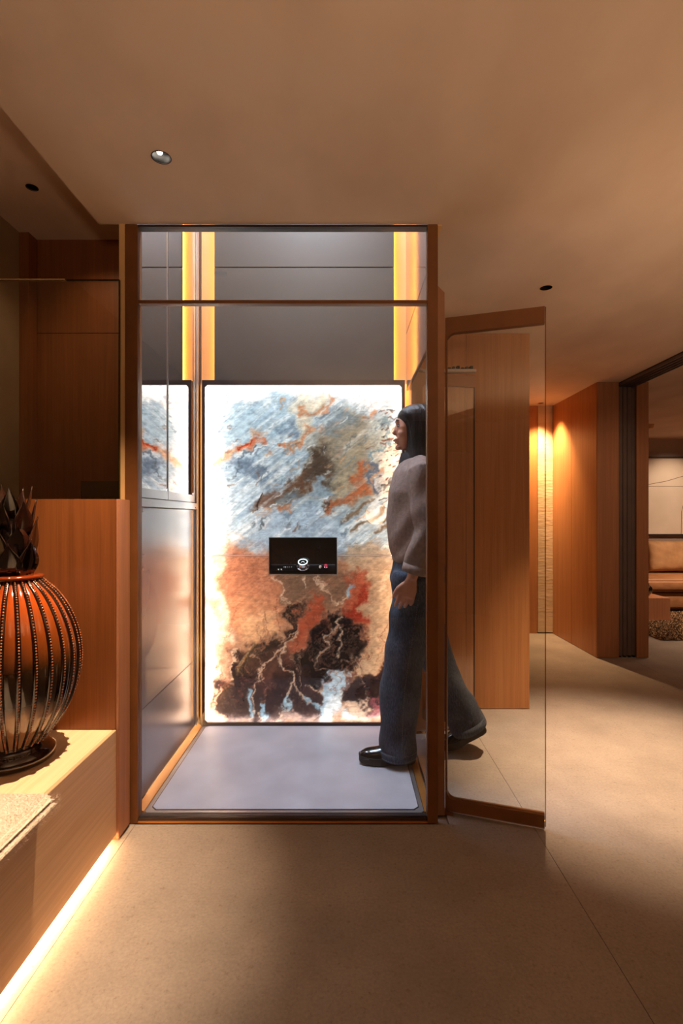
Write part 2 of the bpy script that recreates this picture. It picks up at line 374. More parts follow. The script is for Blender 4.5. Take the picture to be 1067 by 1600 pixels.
box('wall_left', M['plaster_wall'], -1.60, -1.518, -2.0, 2.60, 0, 2.5, structure=True)
box('wall_left_pilaster', M['oak_dark'], -1.518, -1.474, 2.36, 2.60, 0, 2.5, structure=True)
wb = MB().box(-1.474, -0.86, 2.43, 2.5, 0, 2.5).make('wall_back_left', M['black'], structure=True)
MB().box(-1.472, -0.862, 2.424, 2.43, 0, 2.05).make('panel', M['oak_dark'], wb)
MB().box(-1.472, -0.862, 2.424, 2.43, 2.053, 2.5).make('panel', M['oak_dark'], wb)
lw = MB().box(-1.516, -0.822, 1.835, 1.915, 0, 1.232).make('wall_low', M['oak_dark'], structure=True)
MB().box(-1.516, -0.8225, 1.82, 1.835, 0.405, 1.235).make('panel', M['oak_dark'], lw, 0.0015)
MB().box(-0.822, -0.812, 1.82, 1.915, 0.012, 1.235).make('end_panel', M['oak_jamb'], lw, 0.0015)

ww = MB().box(0.42, 1.12, 3.09, 5.1, 0, CZ).make('wall_right_of_lift', M['oak_dark'], structure=True)
MB().box(0.42, 0.74, 3.08, 3.09, 0.004, CZ-0.003).make('panel', M['oak'], ww)
MB().box(0.742, 1.127, 3.08, 3.09, 0.004, CZ-0.003).make('panel', M['oak'], ww)
we = MB().box(1.12, 1.945, 5.10, 5.2, 0, CZ).make('wall_corridor_end', M['oak_dark'], structure=True)
MB().box(1.12, 1.943, 5.09, 5.10, 0.004, CZ).make('panel', M['oak'], we)
MB().box(1.947, 2.12, 5.085, 5.2, 0.012, CZ).make('wall_corridor_plaster', M['cream'], structure=True)
wr = MB().box(2.106, 2.274, 4.21, 5.3, 0, CZ).make('wall_corridor_right', M['oak_dark'], structure=True)
MB().box(2.095, 2.106, 4.205, 4.668, 0.004, CZ).make('panel', M['oak'], wr)
MB().box(2.095, 2.106, 4.672, 5.085, 0.004, CZ).make('panel', M['oak'], wr)
MB().box(2.097, 2.276, 4.195, 4.205, 0.004, CZ).make('end_panel', M['oak_jamb'], wr)
wj = MB().box(2.44, 2.52, 4.21, 7.3, 0, CZ).make('wall_living_left', M['oak_jamb'], structure=True)
MB().box(2.426, 2.524, 4.195, 4.21, 0.004, CZ).make('end_panel', M['oak_jamb'], wj)
MB().box(2.276, 2.44, 5.28, 5.3, 0, CZ).make('wall_pocket_back', M['black'], structure=True)
box('wall_living_back', M['living_wall'], 2.52, 7.2, 7.25, 7.35, 0, CZ, structure=True)
box('wall_right', M['living_wall'], 7.1, 7.2, -2.0, 7.25, 0, CZ, structure=True)

# ------------------------------------------------------------------ downlights
def downlight(x, y, z, dia, label, ring, lamp):
    r = root('downlight', (x, y, z), label, 'ceiling light', 'recessed downlights')
    R = dia/2 - 0.0004
    m = MB(); n = 40
    def ringpts(rr, zz, dx=0): return [Vector((x+dx+rr*math.cos(2*math.pi*j/n), y+rr*math.sin(2*math.pi*j/n), z+zz)) for j in range(n)]
    m.loft([ringpts(R, 0.001), ringpts(R, 0.03), ringpts(R*0.8, 0.068), ringpts(R*0.1, 0.068), ringpts(R*0.1, 0.066), ringpts(R*0.78, 0.066), ringpts(R*0.97, 0.03), ringpts(R*0.97, 0.001)], cap=False)
    m.make('baffle', M['black'], r, smooth=False)
    MB().loft([ringpts(R+0.0026, -0.0012), ringpts(R+0.0026, -0.0002), ringpts(R*0.98, -0.0002), ringpts(R*0.98, -0.0012), ringpts(R+0.0026, -0.0012)], cap=False).make('trim_ring', ring, r)
    if lamp:
        MB().ell((x+lamp[0]*R, y+lamp[1]*R, z+0.027), (R*0.32, R*0.32, R*0.3), 20, 8).make('lamp', M['lamp_white'], r, smooth=True)
    return r
downlight(*HOLES[0][:2], CZ, 0.057, 'round black downlight with its lamp showing, in the ceiling left of centre', M['dark_frame'], (-0.35, 0.5))
downlight(*HOLES[1][:2], CZ, 0.061, 'round downlight with a pale lower rim, in the ceiling above the open glass door', M['recess'], None)
downlight(*HOLES[2][:2], CZ, 0.06, 'small downlight at the far end of the corridor, in front of the plaster strip', M['recess'], None)
downlight(*HOLES[3][:2], 2.5, 0.042, 'tiny dark downlight in the higher left ceiling over the stairs', M['black'], None)

# ================================================================== THE LIFT
lift = root('platform_lift', (-0.22, 2.4, 0), 'bronze framed glass home lift with a backlit marbled stone wall', 'lift')
OFF[lift.name] = Vector((-0.22, 2.4, 0))
L_ = lift
XL, XR = -0.839, 0.357
# front frame
MB().box(-0.839, -0.790, 1.93, 1.975, 0.0, CZ-0.001).make('frame_post', M['bronze'], L_, 0.0015)
MB().box(0.318, 0.357, 1.93, 1.975, 0.0, CZ-0.001).make('frame_post', M['bronze'], L_, 0.0015)
MB().box(-0.79, 0.318, 1.932, 1.97, 2.280, CZ-0.001).make('top_beam', M['dark_frame'], L_, 0.0015)
MB().box(-0.79, 0.318, 1.932, 1.962, 1.987, 2.0).make('transom_bar', M['bronze'], L_, 0.001)
MB().box(-0.79, 0.318, 1.93, 1.97, 0.0, 0.006).make('threshold_strip', M['gold'], L_, 0.001)
MB().box(-0.79, 0.318, 1.937, 1.968, 0.006, 0.018).make('sill', M['dark_frame'], L_, 0.001)
MB().box(-0.795, 0.323, 1.942, 1.952, 0.012, 1.993).make('glass_pane', M['glass'], L_)
MB().box(-0.795, 0.323, 1.942, 1.952, 1.9935, 2.284).make('glass_pane', M['glass'], L_)
# side entrance post with its chamfered head
MB().plate([(0.358, 0.0), (0.393, 0.0), (0.393, 2.05), (0.366, 2.078), (0.358, 2.078)], (0, 1.982, 0), (1, 0, 0), (0, 0, 1), (0, 1, 0), 0.03).make('hinge_post', M['bronze_light'], L_, 0.001)
MB().box(0.358, 0.385, 2.70, 2.78, 0.0, 1.99).make('hinge_post', M['bronze_light'], L_, 0.001)
MB().box(0.356, 0.425, 2.015, 2.70, 0.0, 0.012).make('side_threshold', M['alu'], L_, 0.001)

# platform
def chamfer_rect(x0, x1, y0, y1, c):
    return [(x0+c, y0), (x1-c, y0), (x1, y0+c), (x1, y1-c), (x1-c, y1), (x0+c, y1), (x0, y1-c), (x0, y0+c)]
pf = MB().plate(chamfer_rect(-0.782, 0.312, 1.972, 2.79, 0.012), (0, 0, 0.0), (1, 0, 0), (0, 1, 0), (0, 0, 1), 0.018).make('platform_tray', M['alu'], L_, 0.001)
MB().plate(chamfer_rect(-0.764, 0.296, 1.988, 2.785, 0.020), (0, 0, 0.018), (1, 0, 0), (0, 1, 0), (0, 0, 1), 0.0012).make('joint', M['dark_frame'], pf)
MB().plate(chamfer_rect(-0.7605, 0.2925, 1.9915, 2.783, 0.019), (0, 0, 0.0185), (1, 0, 0), (0, 1, 0), (0, 0, 1), 0.002).make('stone_slab', M['platform'], pf)
# lit bronze ledges down both sides of the platform
MB().plate([(-0.812, 0.0), (-0.784, 0.0), (-0.784, 0.02), (-0.812, 0.036)], (0, 1.976, 0), (1, 0, 0), (0, 0, 1), (0, 1, 0), 0.81).make('side_ledge', M['gold'], L_)
MB().plate([(0.314, 0.0), (0.340, 0.0), (0.340, 0.030), (0.314, 0.018)], (0, 1.976, 0), (1, 0, 0), (0, 0, 1), (0, 1, 0), 0.81).make('side_ledge', M['gold'], L_)

# left side: metal panels below, mirrored door leaves above
MB().box(-0.835, -0.815, 1.976, 2.79, 0.0, 0.392).make('side_panel', M['silver_panel'], L_, 0.001)
MB().box(-0.835, -0.815, 1.976, 2.79, 0.395, 1.208).make('side_panel', M['silver_panel'], L_, 0.001)
MB().box(-0.835, -0.806, 1.976, 2.76, 1.212, 1.246).make('side_rail', M['alu'], L_, 0.002)
MB().box(-0.807, -0.804, 2.735, 2.741, 1.218, 1.224).make('rail_screw', M['black'], L_)
def leaf_outline(wd, ht, sl, sr, bot, top, r=0.022):
    """closed frame (outer, inner) as two outlines; inner has rounded corners"""
    out = [(0, 0), (wd, 0), (wd, ht), (0, ht)]
    inn = []
    for cx, cy, a0 in ((sl+r, bot+r, 180), (wd-sr-r, bot+r, 270), (wd-sr-r, ht-top-r, 0), (sl+r, ht-top-r, 90)):
        for k in range(7):
            a = math.radians(a0 + 90*k/6); inn.append((cx+r*math.cos(a), cy+r*math.sin(a)))
    return out, inn
def frame_ring(mb, out, inn, o, u, v, n, t):
    """frame with a rounded opening: side pieces between the outline and the opening"""
    o = Vector(o); u = Vector(u); v = Vector(v); n = Vector(n)
    # match each inner point to a point on the outer rectangle
    w_ = out[2][0]; h_ = out[2][1]; om = []
    for i, (x, y) in enumerate(inn):
        q = i // 7; k = i % 7
        cx, cy = [(0, 0), (w_, 0), (w_, h_), (0, h_)][q]
        if k == 3: om.append((cx, cy)); continue
        first = k < 3
        if q == 0: om.append((0, y) if first else (x, 0))
        if q == 1: om.append((x, 0) if first else (w_, y))
        if q == 2: om.append((w_, y) if first else (x, h_))
        if q == 3: om.append((x, h_) if first else (0, y))
    k = len(inn); B = mb.bm; V = []
    for base in (0, t):
        V.append([B.verts.new(o+u*p[0]+v*p[1]+n*base) for p in inn]); V.append([B.verts.new(o+u*p[0]+v*p[1]+n*base) for p in om])
    for i in range(k):
        j = (i+1) % k
        B.faces.new((V[0][i], V[0][j], V[1][j], V[1][i])); B.faces.new((V[2][j], V[2][i], V[3][i], V[3][j]))
        B.faces.new((V[0][j], V[0][i], V[2][i], V[2][j])); B.faces.new((V[1][i], V[1][j], V[3][j], V[3][i]))
    return mb
ZT = 3.55
for y0, y1, sl, sr in ((1.978, 2.329, 0.03, 0.0015), (2.336, 2.757, 0.0015, 0.028)):
    d = MB().box(-0.828, -0.8155, y0+0.001, y1-0.001, 1.26, ZT-0.01).make('door_leaf', M['mirror'], L_)
    out, inn = leaf_outline(y1-y0, ZT-1.25, sl, sr, 0.038, 0.04)
    frame_ring(MB(), out, inn, (-0.8155, y0, 1.25), (0, 1, 0), (0, 0, 1), (1, 0, 0), 0.003).make('leaf_frame', M['alu'], d)
MB().box(-0.834, -0.83, 1.978, 2.757, 1.25, ZT).make('door_backing', M['black'], L_)
MB().box(-0.8300, -0.8123, 2.3292, 2.3358, 1.25, ZT).make('leaf_gap', M['black'], L_)
# corner trims between the side wall and the lit columns
MB().box(-0.835, -0.806, 2.762, 2.776, 0.0, ZT).make('corner_trim', M['alu'], L_, 0.001)
MB().box(-0.835, -0.811, 2.776, 2.79, 0.0, ZT).make('corner_trim', M['dark_frame'], L_, 0.001)
MB().box(-0.835, -0.806, 2.79, 2.81, 0.0, ZT).make('corner_trim', M['alu'], L_, 0.001)
MB().box(-0.835, -0.80, 2.81, 2.835, 0.0, ZT).make('corner_trim', M['dark_frame'], L_, 0.001)
MB().box(0.358, 0.372, 2.79, 2.83, 1.99, ZT).make('corner_trim', M['dark_frame'], L_, 0.001)
# back of the shaft
shaft = MB()
shaft.box(-0.86, 0.42, 2.94, 2.99, 0.0, 3.6)
shaft.box(-0.86, -0.836, 1.93, 2.94, 0.0, 3.6)
shaft.box(0.375, 0.42, 1.93, 2.94, 2.5, 3.6)
shaft.box(0.38, 0.42, 2.83, 2.94, 0.0, 2.5)
shaft.box(-0.836, 0.375, 1.93, 1.96, 2.505, 3.6)
shaft.box(-0.86, 0.42, 1.93, 2.99, 3.6, 3.66)
shaft.box(0.3565, 0.3745, 1.936, 2.788, 2.286, 2.52)
sh = shaft.make('wall_shaft', M['recess'], structure=True)
# recesses behind the lit columns
for b_ in ((-0.834, -0.70, 1.935, 3.58), (0.262, 0.379, 1.935, 3.58), (-0.834, -0.787, 0.0, 1.935), (0.335, 0.379, 0.0, 1.935)):
    MB().box(b_[0], b_[1], 2.872, 2.938, b_[2], b_[3]).make('recess_board', M['recess'], L_)
# taupe panels of the upper back wall
z = 1.915
for zt in (2.565, 3.2, 3.58):
    MB().box(-0.725, 0.276, 2.82, 2.838, z, zt-0.004).make('back_panel', M['grey_panel'], L_, 0.0015)
    MB().box(-0.72, 0.27, 2.838, 2.845, zt-0.004, zt-0.001).make('joint_strip', M['alu'], L_) if zt < 3.5 else None
    z = zt
# LED strips tucked behind the edges of the back panels
MB().box(-0.722, -0.714, 2.843, 2.867, 1.95, 3.55).make('light_strip', M['led_warm'], L_)
MB().box(0.265, 0.273, 2.843, 2.867, 1.95, 3.55).make('light_strip', M['led_warm'], L_)
MB().box(-0.785, -0.779, 2.842, 2.866, 0.04, 1.92).make('light_strip', M['led_warm'], L_)
MB().box(0.327, 0.333, 2.842, 2.866, 0.04, 1.92).make('light_strip', M['led_warm'], L_)
MB().box(-0.699, 0.260, 2.846, 2.899, 1.93, 3.55).make('strip_carrier', M['dark_frame'], L_)
# header over the side entrance (right), lacquered and glossy
MB().box(0.340, 0.356, 1.982, 2.80, 1.87, 2.175).make('header_panel', M['header'], L_, 0.002)
MB().box(0.340, 0.356, 1.982, 2.80, 2.179, 3.55).make('header_panel', M['header'], L_, 0.002)

# ---------------- backlit stone wall
SX0, SX1, SZ0, SZ1, SY = -0.770, 0.318, 0.035, 1.900, 2.80
rs = np.random.RandomState(11)
def vnoise(x, y, seed):
    r = np.random.RandomState(seed); T = r.rand(256, 256)
    xi = np.floor(x).astype(int); yi = np.floor(y).astype(int); fx = x-xi; fy = y-yi
    fx = fx*fx*(3-2*fx); fy = fy*fy*(3-2*fy)
    g = lambda a, b: T[a % 256, b % 256]
    return (g(xi, yi)*(1-fx)+g(xi+1, yi)*fx)*(1-fy)+(g(xi, yi+1)*(1-fx)+g(xi+1, yi+1)*fx)*fy - 0.5
def fbm(x, y, sc, seed, octv=5, gain=0.5):
    s = 0; a = 1.0
    for k in range(octv):
        s = s + a*vnoise(x*sc+13.7*k, y*sc-7.1*k, seed+k); a *= gain; sc *= 2.03
    return s
NX, NZ = 330, 560
gx, gy = np.meshgrid(np.linspace(0, 1, NX), np.linspace(0, 1, NZ))
PX = 322 + gx*305; PY = 1128 - gy*523              # stone laid out on a 305 x 523 drawing grid
wx = fbm(PX, PY, 1/38., 3, 6, 0.62)*30; wy = fbm(PX, PY, 1/38., 23, 6, 0.62)*30
# streak direction rises to the right
ca, sa = math.cos(math.radians(38)), math.sin(math.radians(38))
U = PX*ca - PY*sa; V = PX*sa + PY*ca
st = fbm(U/60, V/7, 1.0, 51, 5, 0.6); st2 = fbm(U/26, V/2.6, 1.0, 71, 4, 0.6)
QX = PX + wx; QY = PY + wy
colr = np.zeros((NZ, NX, 3))
def C(r, g_, b): return np.array([r, g_, b], float)
def seg_dist(x, y, pts):
    d = np.full(x.shape, 1e9)
    for (x0, y0), (x1, y1) in zip(pts[:-1], pts[1:]):
        dx, dy = x1-x0, y1-y0; t = np.clip(((x-x0)*dx+(y-y0)*dy)/(dx*dx+dy*dy+1e-9), 0, 1)
        d = np.minimum(d, np.hypot(x-x0-t*dx, y-y0-t*dy))
    return d
def inside(x, y, p):
    r = np.zeros(x.shape, bool)
    for (x0, y0), (x1, y1) in zip(p, p[1:]+p[:1]):
        c_ = ((y0 > y) != (y1 > y)) & (x < (x1-x0)*(y-y0)/((y1-y0)+1e-9)+x0); r ^= c_
    return r
def put(a, c_):
    global colr
    a = np.clip(a, 0, 1)[..., None]; colr = colr*(1-a)+np.asarray(c_)*a
def poly(p, c_, soft=6, op=1.0, wp=1.0, tex=0.0):
    x = PX+wx*wp; y = PY+wy*wp; d = seg_dist(x, y, p+p[:1]); d = np.where(inside(x, y, p), d, -d)
    put(op*(1/(1+np.exp(-d/soft*3)))*np.clip(1-tex+tex*2.4*(st+0.5), 0, 1), c_)
def line(p, c_, wd=3, soft=2, op=1.0, wp=1.0, tex=0.0):
    d = seg_dist(PX+wx*wp, PY+wy*wp, p)
    put(op/(1+np.exp((d-wd)/soft*3))*np.clip(1-tex+tex*2.4*(st2+0.5), 0, 1), c_)
# ground: blue-grey above, tan below
t = np.clip((QY-850)/26, 0, 1)[..., None]
colr = C(168, 194, 212)*(1-t) + C(166, 112, 80)*t
put(np.clip(st*1.5+0.25, 0, 0.75)*(PY < 870), C(132, 162, 186)); put(np.clip(-st*1.7, 0, 0.8)*(PY < 870), C(214, 226, 230))
poly([(322,600),(345,600),(340,700),(348,780),(352,850),(322,860)], C(236,240,240), 14)
poly([(322,598),(630,598),(630,625),(560,626),(480,616),(400,622),(322,640)], C(226,232,236), 12, 0.9)
poly([(470,604),(520,608),(500,650),(484,700),(466,690)], C(214,196,160), 10, 0.7)
poly([(345,640),(400,628),(452,612),(462,660),(440,690),(400,700),(350,690)], C(140,176,198), 10, 0.7, tex=0.6)
poly([(425,668),(462,665),(466,684),(430,690)], C(96,122,150), 5, 0.8, tex=0.5)
poly([(362,725),(410,720),(424,750),(412,765),(385,750)], C(84,108,134), 7, 0.85, tex=0.6)
line([(400,700),(388,720),(378,745),(366,752)], C(70,92,112), 2.2, 2, 0.9)
line([(414,698),(406,722),(418,748)], C(90,112,134), 2, 2, 0.8)
line([(330,742),(352,722),(376,700),(396,680),(402,670)], C(196,136,92), 6, 6, 0.85, tex=0.5)
poly([(372,690),(400,678),(408,690),(390,704),(370,702)], C(196,92,48), 5, 0.9, tex=0.4)
line([(376,698),(394,686)], C(150,36,18), 2.4, 2, 1)
line([(420,694),(428,700),(444,706)], C(206,122,76), 2.6, 2, 0.9)
line([(438,712),(456,702),(470,694)], C(186,128,84), 4, 4, 0.8, tex=0.5)
# rust patches along the top right
for p_ in ([(478,652),(490,640),(500,628)], [(512,640),(522,630),(524,620)], [(486,674),(478,690),(470,705)], [(570,650),(574,664),(566,672)], [(500,686),(512,676),(530,664)], [(512,704),(530,696),(542,684)], [(582,632),(584,644)]):
    line(p_, C(204,122,76), 5, 5, 0.85, tex=0.6)
# grey-brown body
poly([(536,650),(560,640),(585,660),(600,700),(590,760),(565,790),(520,800),(480,790),(470,745),(490,700)], C(140,132,112), 14, 0.85, tex=0.35)
poly([(515,655),(545,640),(560,665),(540,690),(510,690)], C(96,122,140), 8, 0.75, tex=0.5)
poly([(575,650),(605,640),(612,700),(596,740),(580,720)], C(160,178,178), 8, 0.8, tex=0.4)
poly([(596,670),(628,660),(628,770),(600,770),(596,720)], C(232,214,196), 7, 0.9)
line([(604,650),(598,680),(590,710),(580,735)], C(92,128,150), 3, 3, 0.9)
poly([(500,715),(540,690),(575,700),(570,740),(540,760),(505,755)], C(150,140,116), 8, 0.8, tex=0.5)
poly([(440,760),(470,742),(500,715),(516,712),(510,740),(486,760),(470,775),(440,785)], C(106,66,40), 6, 0.95, tex=0.35)
poly([(470,745),(500,712),(530,705),(520,745),(490,765)], C(70,60,52), 9, 0.8)
poly([(404,775),(430,765),(448,772),(446,800),(424,806),(404,795)], C(112,78,60), 6, 0.95, tex=0.4)
line([(408,772),(406,792),(408,800)], C(40,26,24), 1.4, 1.2, 0.9, 0.5)
poly([(420,806),(440,796),(442,812),(428,822),(418,816)], C(196,134,86), 4, 0.9)
poly([(448,790),(466,778),(464,800),(448,806)], C(196,112,62), 4, 0.9)
poly([(440,776),(466,760),(474,775),(456,788),(440,792)], C(98,112,118), 5, 0.8)
poly([(484,756),(506,752),(512,768),(506,788),(488,790),(478,775)], C(130,158,180), 5, 0.9)
poly([(500,795),(520,776),(545,765),(562,735),(572,740),(568,768),(540,790),(518,806),(502,806)], C(178,92,50), 5, 0.95, tex=0.3)
poly([(515,760),(535,735),(550,738),(540,765),(520,775)], C(166,156,128), 5, 0.8, tex=0.6)
poly([(571,742),(584,738),(588,752),(576,758)], C(78,96,124), 4, 0.9)
line([(494,806),(506,796)], C(80,56,40), 2.5, 2, 0.9)
for a_, b_ in (((534,818),(582,780)), ((550,829),(602,796)), ((586,830),(606,820)), ((592,817),(612,806))):
    line([a_, b_], C(112,84,56), 2.6, 2, 0.9, 0.35, tex=0.3)
# dark broken ticks near the right edge
for k in range(70):
    x0 = 590+rs.rand()*36; y0 = 640+rs.rand()*150; a_ = rs.rand()*0.9-0.2; l_ = 2+rs.rand()*6
    line([(x0, y0), (x0+l_*math.cos(a_), y0-l_*math.sin(a_))], C(110,60,44) if rs.rand() < .7 else C(50,50,50), 0.8, 0.8, 0.9, 0.2)
poly([(604,690),(622,684),(624,720),(606,716)], C(190,96,66), 5, 0.8, tex=0.7)
poly([(320,810),(352,806),(362,826),(345,838),(326,840)], C(150,170,180), 8, 0.7)
poly([(400,806),(470,806),(520,815),(545,835),(540,862),(400,862),(385,840)], C(158,182,206), 8, 0.8, tex=0.3)
# lower half -----------------------------------------------------
poly([(322,862),(352,860),(350,980),(358,1010),(345,1060),(340,1130),(322,1130)], C(232,206,176), 14)
poly([(350,862),(420,866),(450,905),(450,960),(420,985),(370,990),(346,950),(356,900)], C(190,112,76), 12, 0.95)
poly([(350,935),(430,930),(442,965),(400,990),(352,1000)], C(206,128,84), 9, 0.8)
poly([(368,985),(400,965),(430,970),(424,992),(380,1006)], C(226,166,112), 9, 0.8)
poly([(425,900),(470,895),(560,890),(556,930),(500,960),(450,950)], C(112,82,62), 10, 0.85, tex=0.4)
poly([(540,850),(612,840),(628,880),(612,905),(545,885)], C(172,146,116), 8, 0.85)
poly([(540,900),(572,892),(574,930),(570,990),(552,980),(540,940)], C(168,72,44), 7, 0.9)
poly([(470,955),(500,940),(505,970),(485,1005),(465,1030),(455,1005)], C(168,66,38), 6, 0.95)
poly([(438,985),(456,955),(470,950),(462,975),(452,1000),(436,1010)], C(34,24,22), 5, 0.95)
poly([(450,1010),(480,985),(500,985),(470,1030),(454,1040)], C(176,82,52), 5, 0.9)
poly([(375,1020),(420,998),(440,1010),(428,1040),(400,1070),(365,1100),(350,1120),(345,1105),(360,1060)], C(34,24,24), 6, 0.97)
poly([(345,1070),(400,1060),(430,1080),(440,1128),(350,1128)], C(40,26,28), 6, 0.9)
poly([(400,1030),(440,1010),(460,1040),(440,1090),(405,1090),(394,1060)], C(74,40,34), 6, 0.85)
poly([(485,1010),(512,965),(545,955),(560,1000),(568,1030),(545,1060),(500,1070),(450,1110),(442,1070)], C(26,18,20), 6, 0.97)
poly([(440,1050),(500,1040),(500,1128),(400,1128),(420,1080)], C(44,28,30), 7, 0.9)
poly([(575,900),(612,880),(624,940),(620,1000),(600,1040),(575,1062),(545,1070),(562,1030),(572,980)], C(182,152,118), 7, 0.95)
poly([(574,920),(590,915),(592,1000),(574,1020)], C(140,110,84), 8, 0.6)
poly([(541,948),(570,935),(572,985),(556,975)], C(146,40,24), 5, 0.95)
poly([(535,1075),(575,1060),(628,1030),(628,1128),(560,1120),(535,1100)], C(36,24,26), 6, 0.97)
poly([(505,1078),(516,1052),(530,1060),(542,1062),(534,1082),(536,1105),(545,1128),(490,1128),(494,1100)], C(160,186,206), 4, 1.0)
poly([(510,1098),(535,1090),(540,1128),(500,1128)], C(222,232,238), 6, 0.9)
poly([(545,1105),(562,1100),(568,1128),(545,1128)], C(226,190,160), 5, 0.85)
poly([(570,1105),(600,1108),(606,1128),(566,1128)], C(150,70,84), 4, 0.9)
# pale broken veins
VE = C(214,176,144)
for p_ in ([(462,988),(450,1005),(440,1020),(424,1032),(410,1045),(404,1062)], [(404,1062),(398,1085),(396,1110),(400,1128)],
           [(444,1010),(446,1030),(438,1045),(448,1070),(444,1095),(442,1112),(434,1128)], [(448,1072),(462,1090),(478,1098),(492,1102)],
           [(536,962),(524,985),(516,1005),(508,1028)], [(530,975),(534,1000),(536,1022)], [(500,905),(512,925),(518,945),(530,942),(545,925)],
           [(352,1080),(346,1100),(338,1118)], [(374,1015),(366,1040),(360,1062)], [(505,1078),(495,1068),(484,1072)], [(596,1105),(604,1118),(610,1128)],
           [(604,890),(606,905),(598,925)], [(410,1112),(416,1128)], [(470,870),(480,900),(476,930)], [(420,900),(440,920),(452,950)]):
    line(p_, VE, 1.6, 2.0, 0.9, 0.7, tex=0.45)
for p_ in ([(388,1085),(390,1100),(394,1112)], [(443,1098),(444,1112)], [(412,1100),(418,1120)], [(480,1098),(492,1106)], [(542,928),(546,926)]):
    line(p_, C(120,160,186), 3.6, 2.5, 0.95, 0.6)
poly([(322,1118),(628,1118),(628,1130),(322,1130)], C(226,190,180), 7, 0.55, 0.6, tex=0.7)
# flecks along the bedding and thin broken threads in the dark part
for k in range(120):
    x0 = 335+rs.rand()*280; y0 = 630+rs.rand()*210; l_ = 5+rs.rand()*16; an = math.radians(30+rs.rand()*22)
    cc = [C(196,140,98), C(96,122,146), C(120,84,60), C(226,234,238), C(90,100,104)][rs.randint(5)]
    line([(x0, y0), (x0+l_*math.cos(an), y0-l_*math.sin(an))], cc, 0.6+rs.rand()*1.1, 1.2, 0.55+0.3*rs.rand(), 0.5, tex=0.5)
for k in range(46):
    x0 = 345+rs.rand()*260; y0 = 985+rs.rand()*120; an = math.radians(60+rs.rand()*60); pts = [(x0, y0)]
    for q_ in range(5):
        an += (rs.rand()-.5)*1.1; l_ = 5+rs.rand()*9; pts.append((pts[-1][0]+l_*math.cos(an), pts[-1][1]-l_*math.sin(an)))
    line(pts, [C(196,150,118), C(150,92,64), C(120,54,40)][rs.randint(3)], 0.5+rs.rand()*0.7, 1.1, 0.7, 0.8, tex=0.6)
for k in range(30):
    x0 = 350+rs.rand()*200; y0 = 868+rs.rand()*110; an = math.radians(50+rs.rand()*50); l_ = 12+rs.rand()*26
    line([(x0, y0), (x0+l_*math.cos(an), y0-l_*math.sin(an))], C(130,74,50) if rs.rand() < .6 else C(222,160,116), 0.6+rs.rand(), 2.2, 0.45, 1.4, tex=0.4)
# fine filaments everywhere
rd = np.abs(fbm(PX+wx*1.5, PY+wy*1.5, 1/26., 91, 5, 0.6)); put(np.clip(1-rd/0.035, 0, 1)*0.30*(PY > 860), C(214,160,124))
rd = np.abs(fbm(U/30, V/8, 1.0, 131, 5, 0.6)); put(np.clip(1-rd/0.05, 0, 1)*0.35*(PY < 870), C(92,112,124))
colr *= (1 + 0.10*st2 + 0.16*fbm(PX, PY, 1/5., 201, 4))[..., None]
mean_ = colr.mean(-1, keepdims=True); colr = mean_ + (colr-mean_)*0.80
lin = np.clip(colr/255, 0.004, 0.96); lin = np.where(lin <= 0.04045, lin/12.92, ((lin+0.055)/1.055)**2.4)
xs_ = SX0 + gx*(SX1-SX0); zs_ = SZ0 + gy*(SZ1-SZ0)
vv = np.stack([xs_, np.full_like(xs_, SY), zs_], -1).reshape(-1, 3)
idx = np.arange(NX*NZ).reshape(NZ, NX)
fc = np.stack([idx[:-1, :-1], idx[:-1, 1:], idx[1:, 1:], idx[1:, :-1]], -1).reshape(-1, 4)
# leave the seam open as a groove 2 mm high and clip the two halves apart
SEAM = 1.17 - (868-VY)/F*SY
zc = zs_[:-1, :-1].reshape(-1) + (SZ1-SZ0)/NZ/2
def stone_piece(name, mask):
    f = fc[mask]; used = np.unique(f); mp_ = np.full(len(vv), -1); mp_[used] = np.arange(len(used))
    me = bpy.data.meshes.new(name); me.from_pydata((vv[used]-np.array(OFF[lift.name])).tolist(), [], mp_[f].tolist())
    ca_ = me.color_attributes.new('veining', 'FLOAT_COLOR', 'POINT')
    cc = np.ones((len(used), 4), np.float32); cc[:, :3] = lin.reshape(-1, 3)[used]
    ca_.data.foreach_set('color', cc.ravel())
    o = link(name, me, M['stone'], lift); OFF[o.name] = OFF[lift.name]; return o
half = (SZ1-SZ0)/NZ*0.9
stone_piece('stone_panel', zc > SEAM+half)
stone_piece('stone_panel', zc < SEAM-half)
MB().box(SX0+0.03, SX1-0.06, SY-0.001, SY+0.004, SEAM-0.0026, SEAM+0.0026).make('seam_light_strip', M['acrylic'], L_)  # strip added to stand for light leaking through the open seam
# frame round the stone
fr = MB()
fr.box(SX0-0.016, SX0, SY-0.012, SY+0.036, SZ0-0.018, SZ1+0.026); fr.box(SX1, SX1+0.016, SY-0.012, SY+0.036, SZ0-0.018, SZ1+0.026)
fr.box(SX0, SX1, SY-0.012, SY+0.036, SZ1, SZ1+0.026); fr.box(SX0, SX1, SY-0.012, SY+0.036, SZ0-0.018, SZ0)
for cx, cz, dx, dz in ((SX0, SZ1, 1, -1), (SX1, SZ1, -1, -1), (SX0, SZ0, 1, 1), (SX1, SZ0, -1, 1)):
    fr.plate([(0, 0), (dx*0.014, 0), (0, dz*0.014)], (cx, SY-0.012, cz), (1, 0, 0), (0, 0, 1), (0, 1, 0), 0.01)
fr.make('stone_frame', M['dark_frame'], L_)
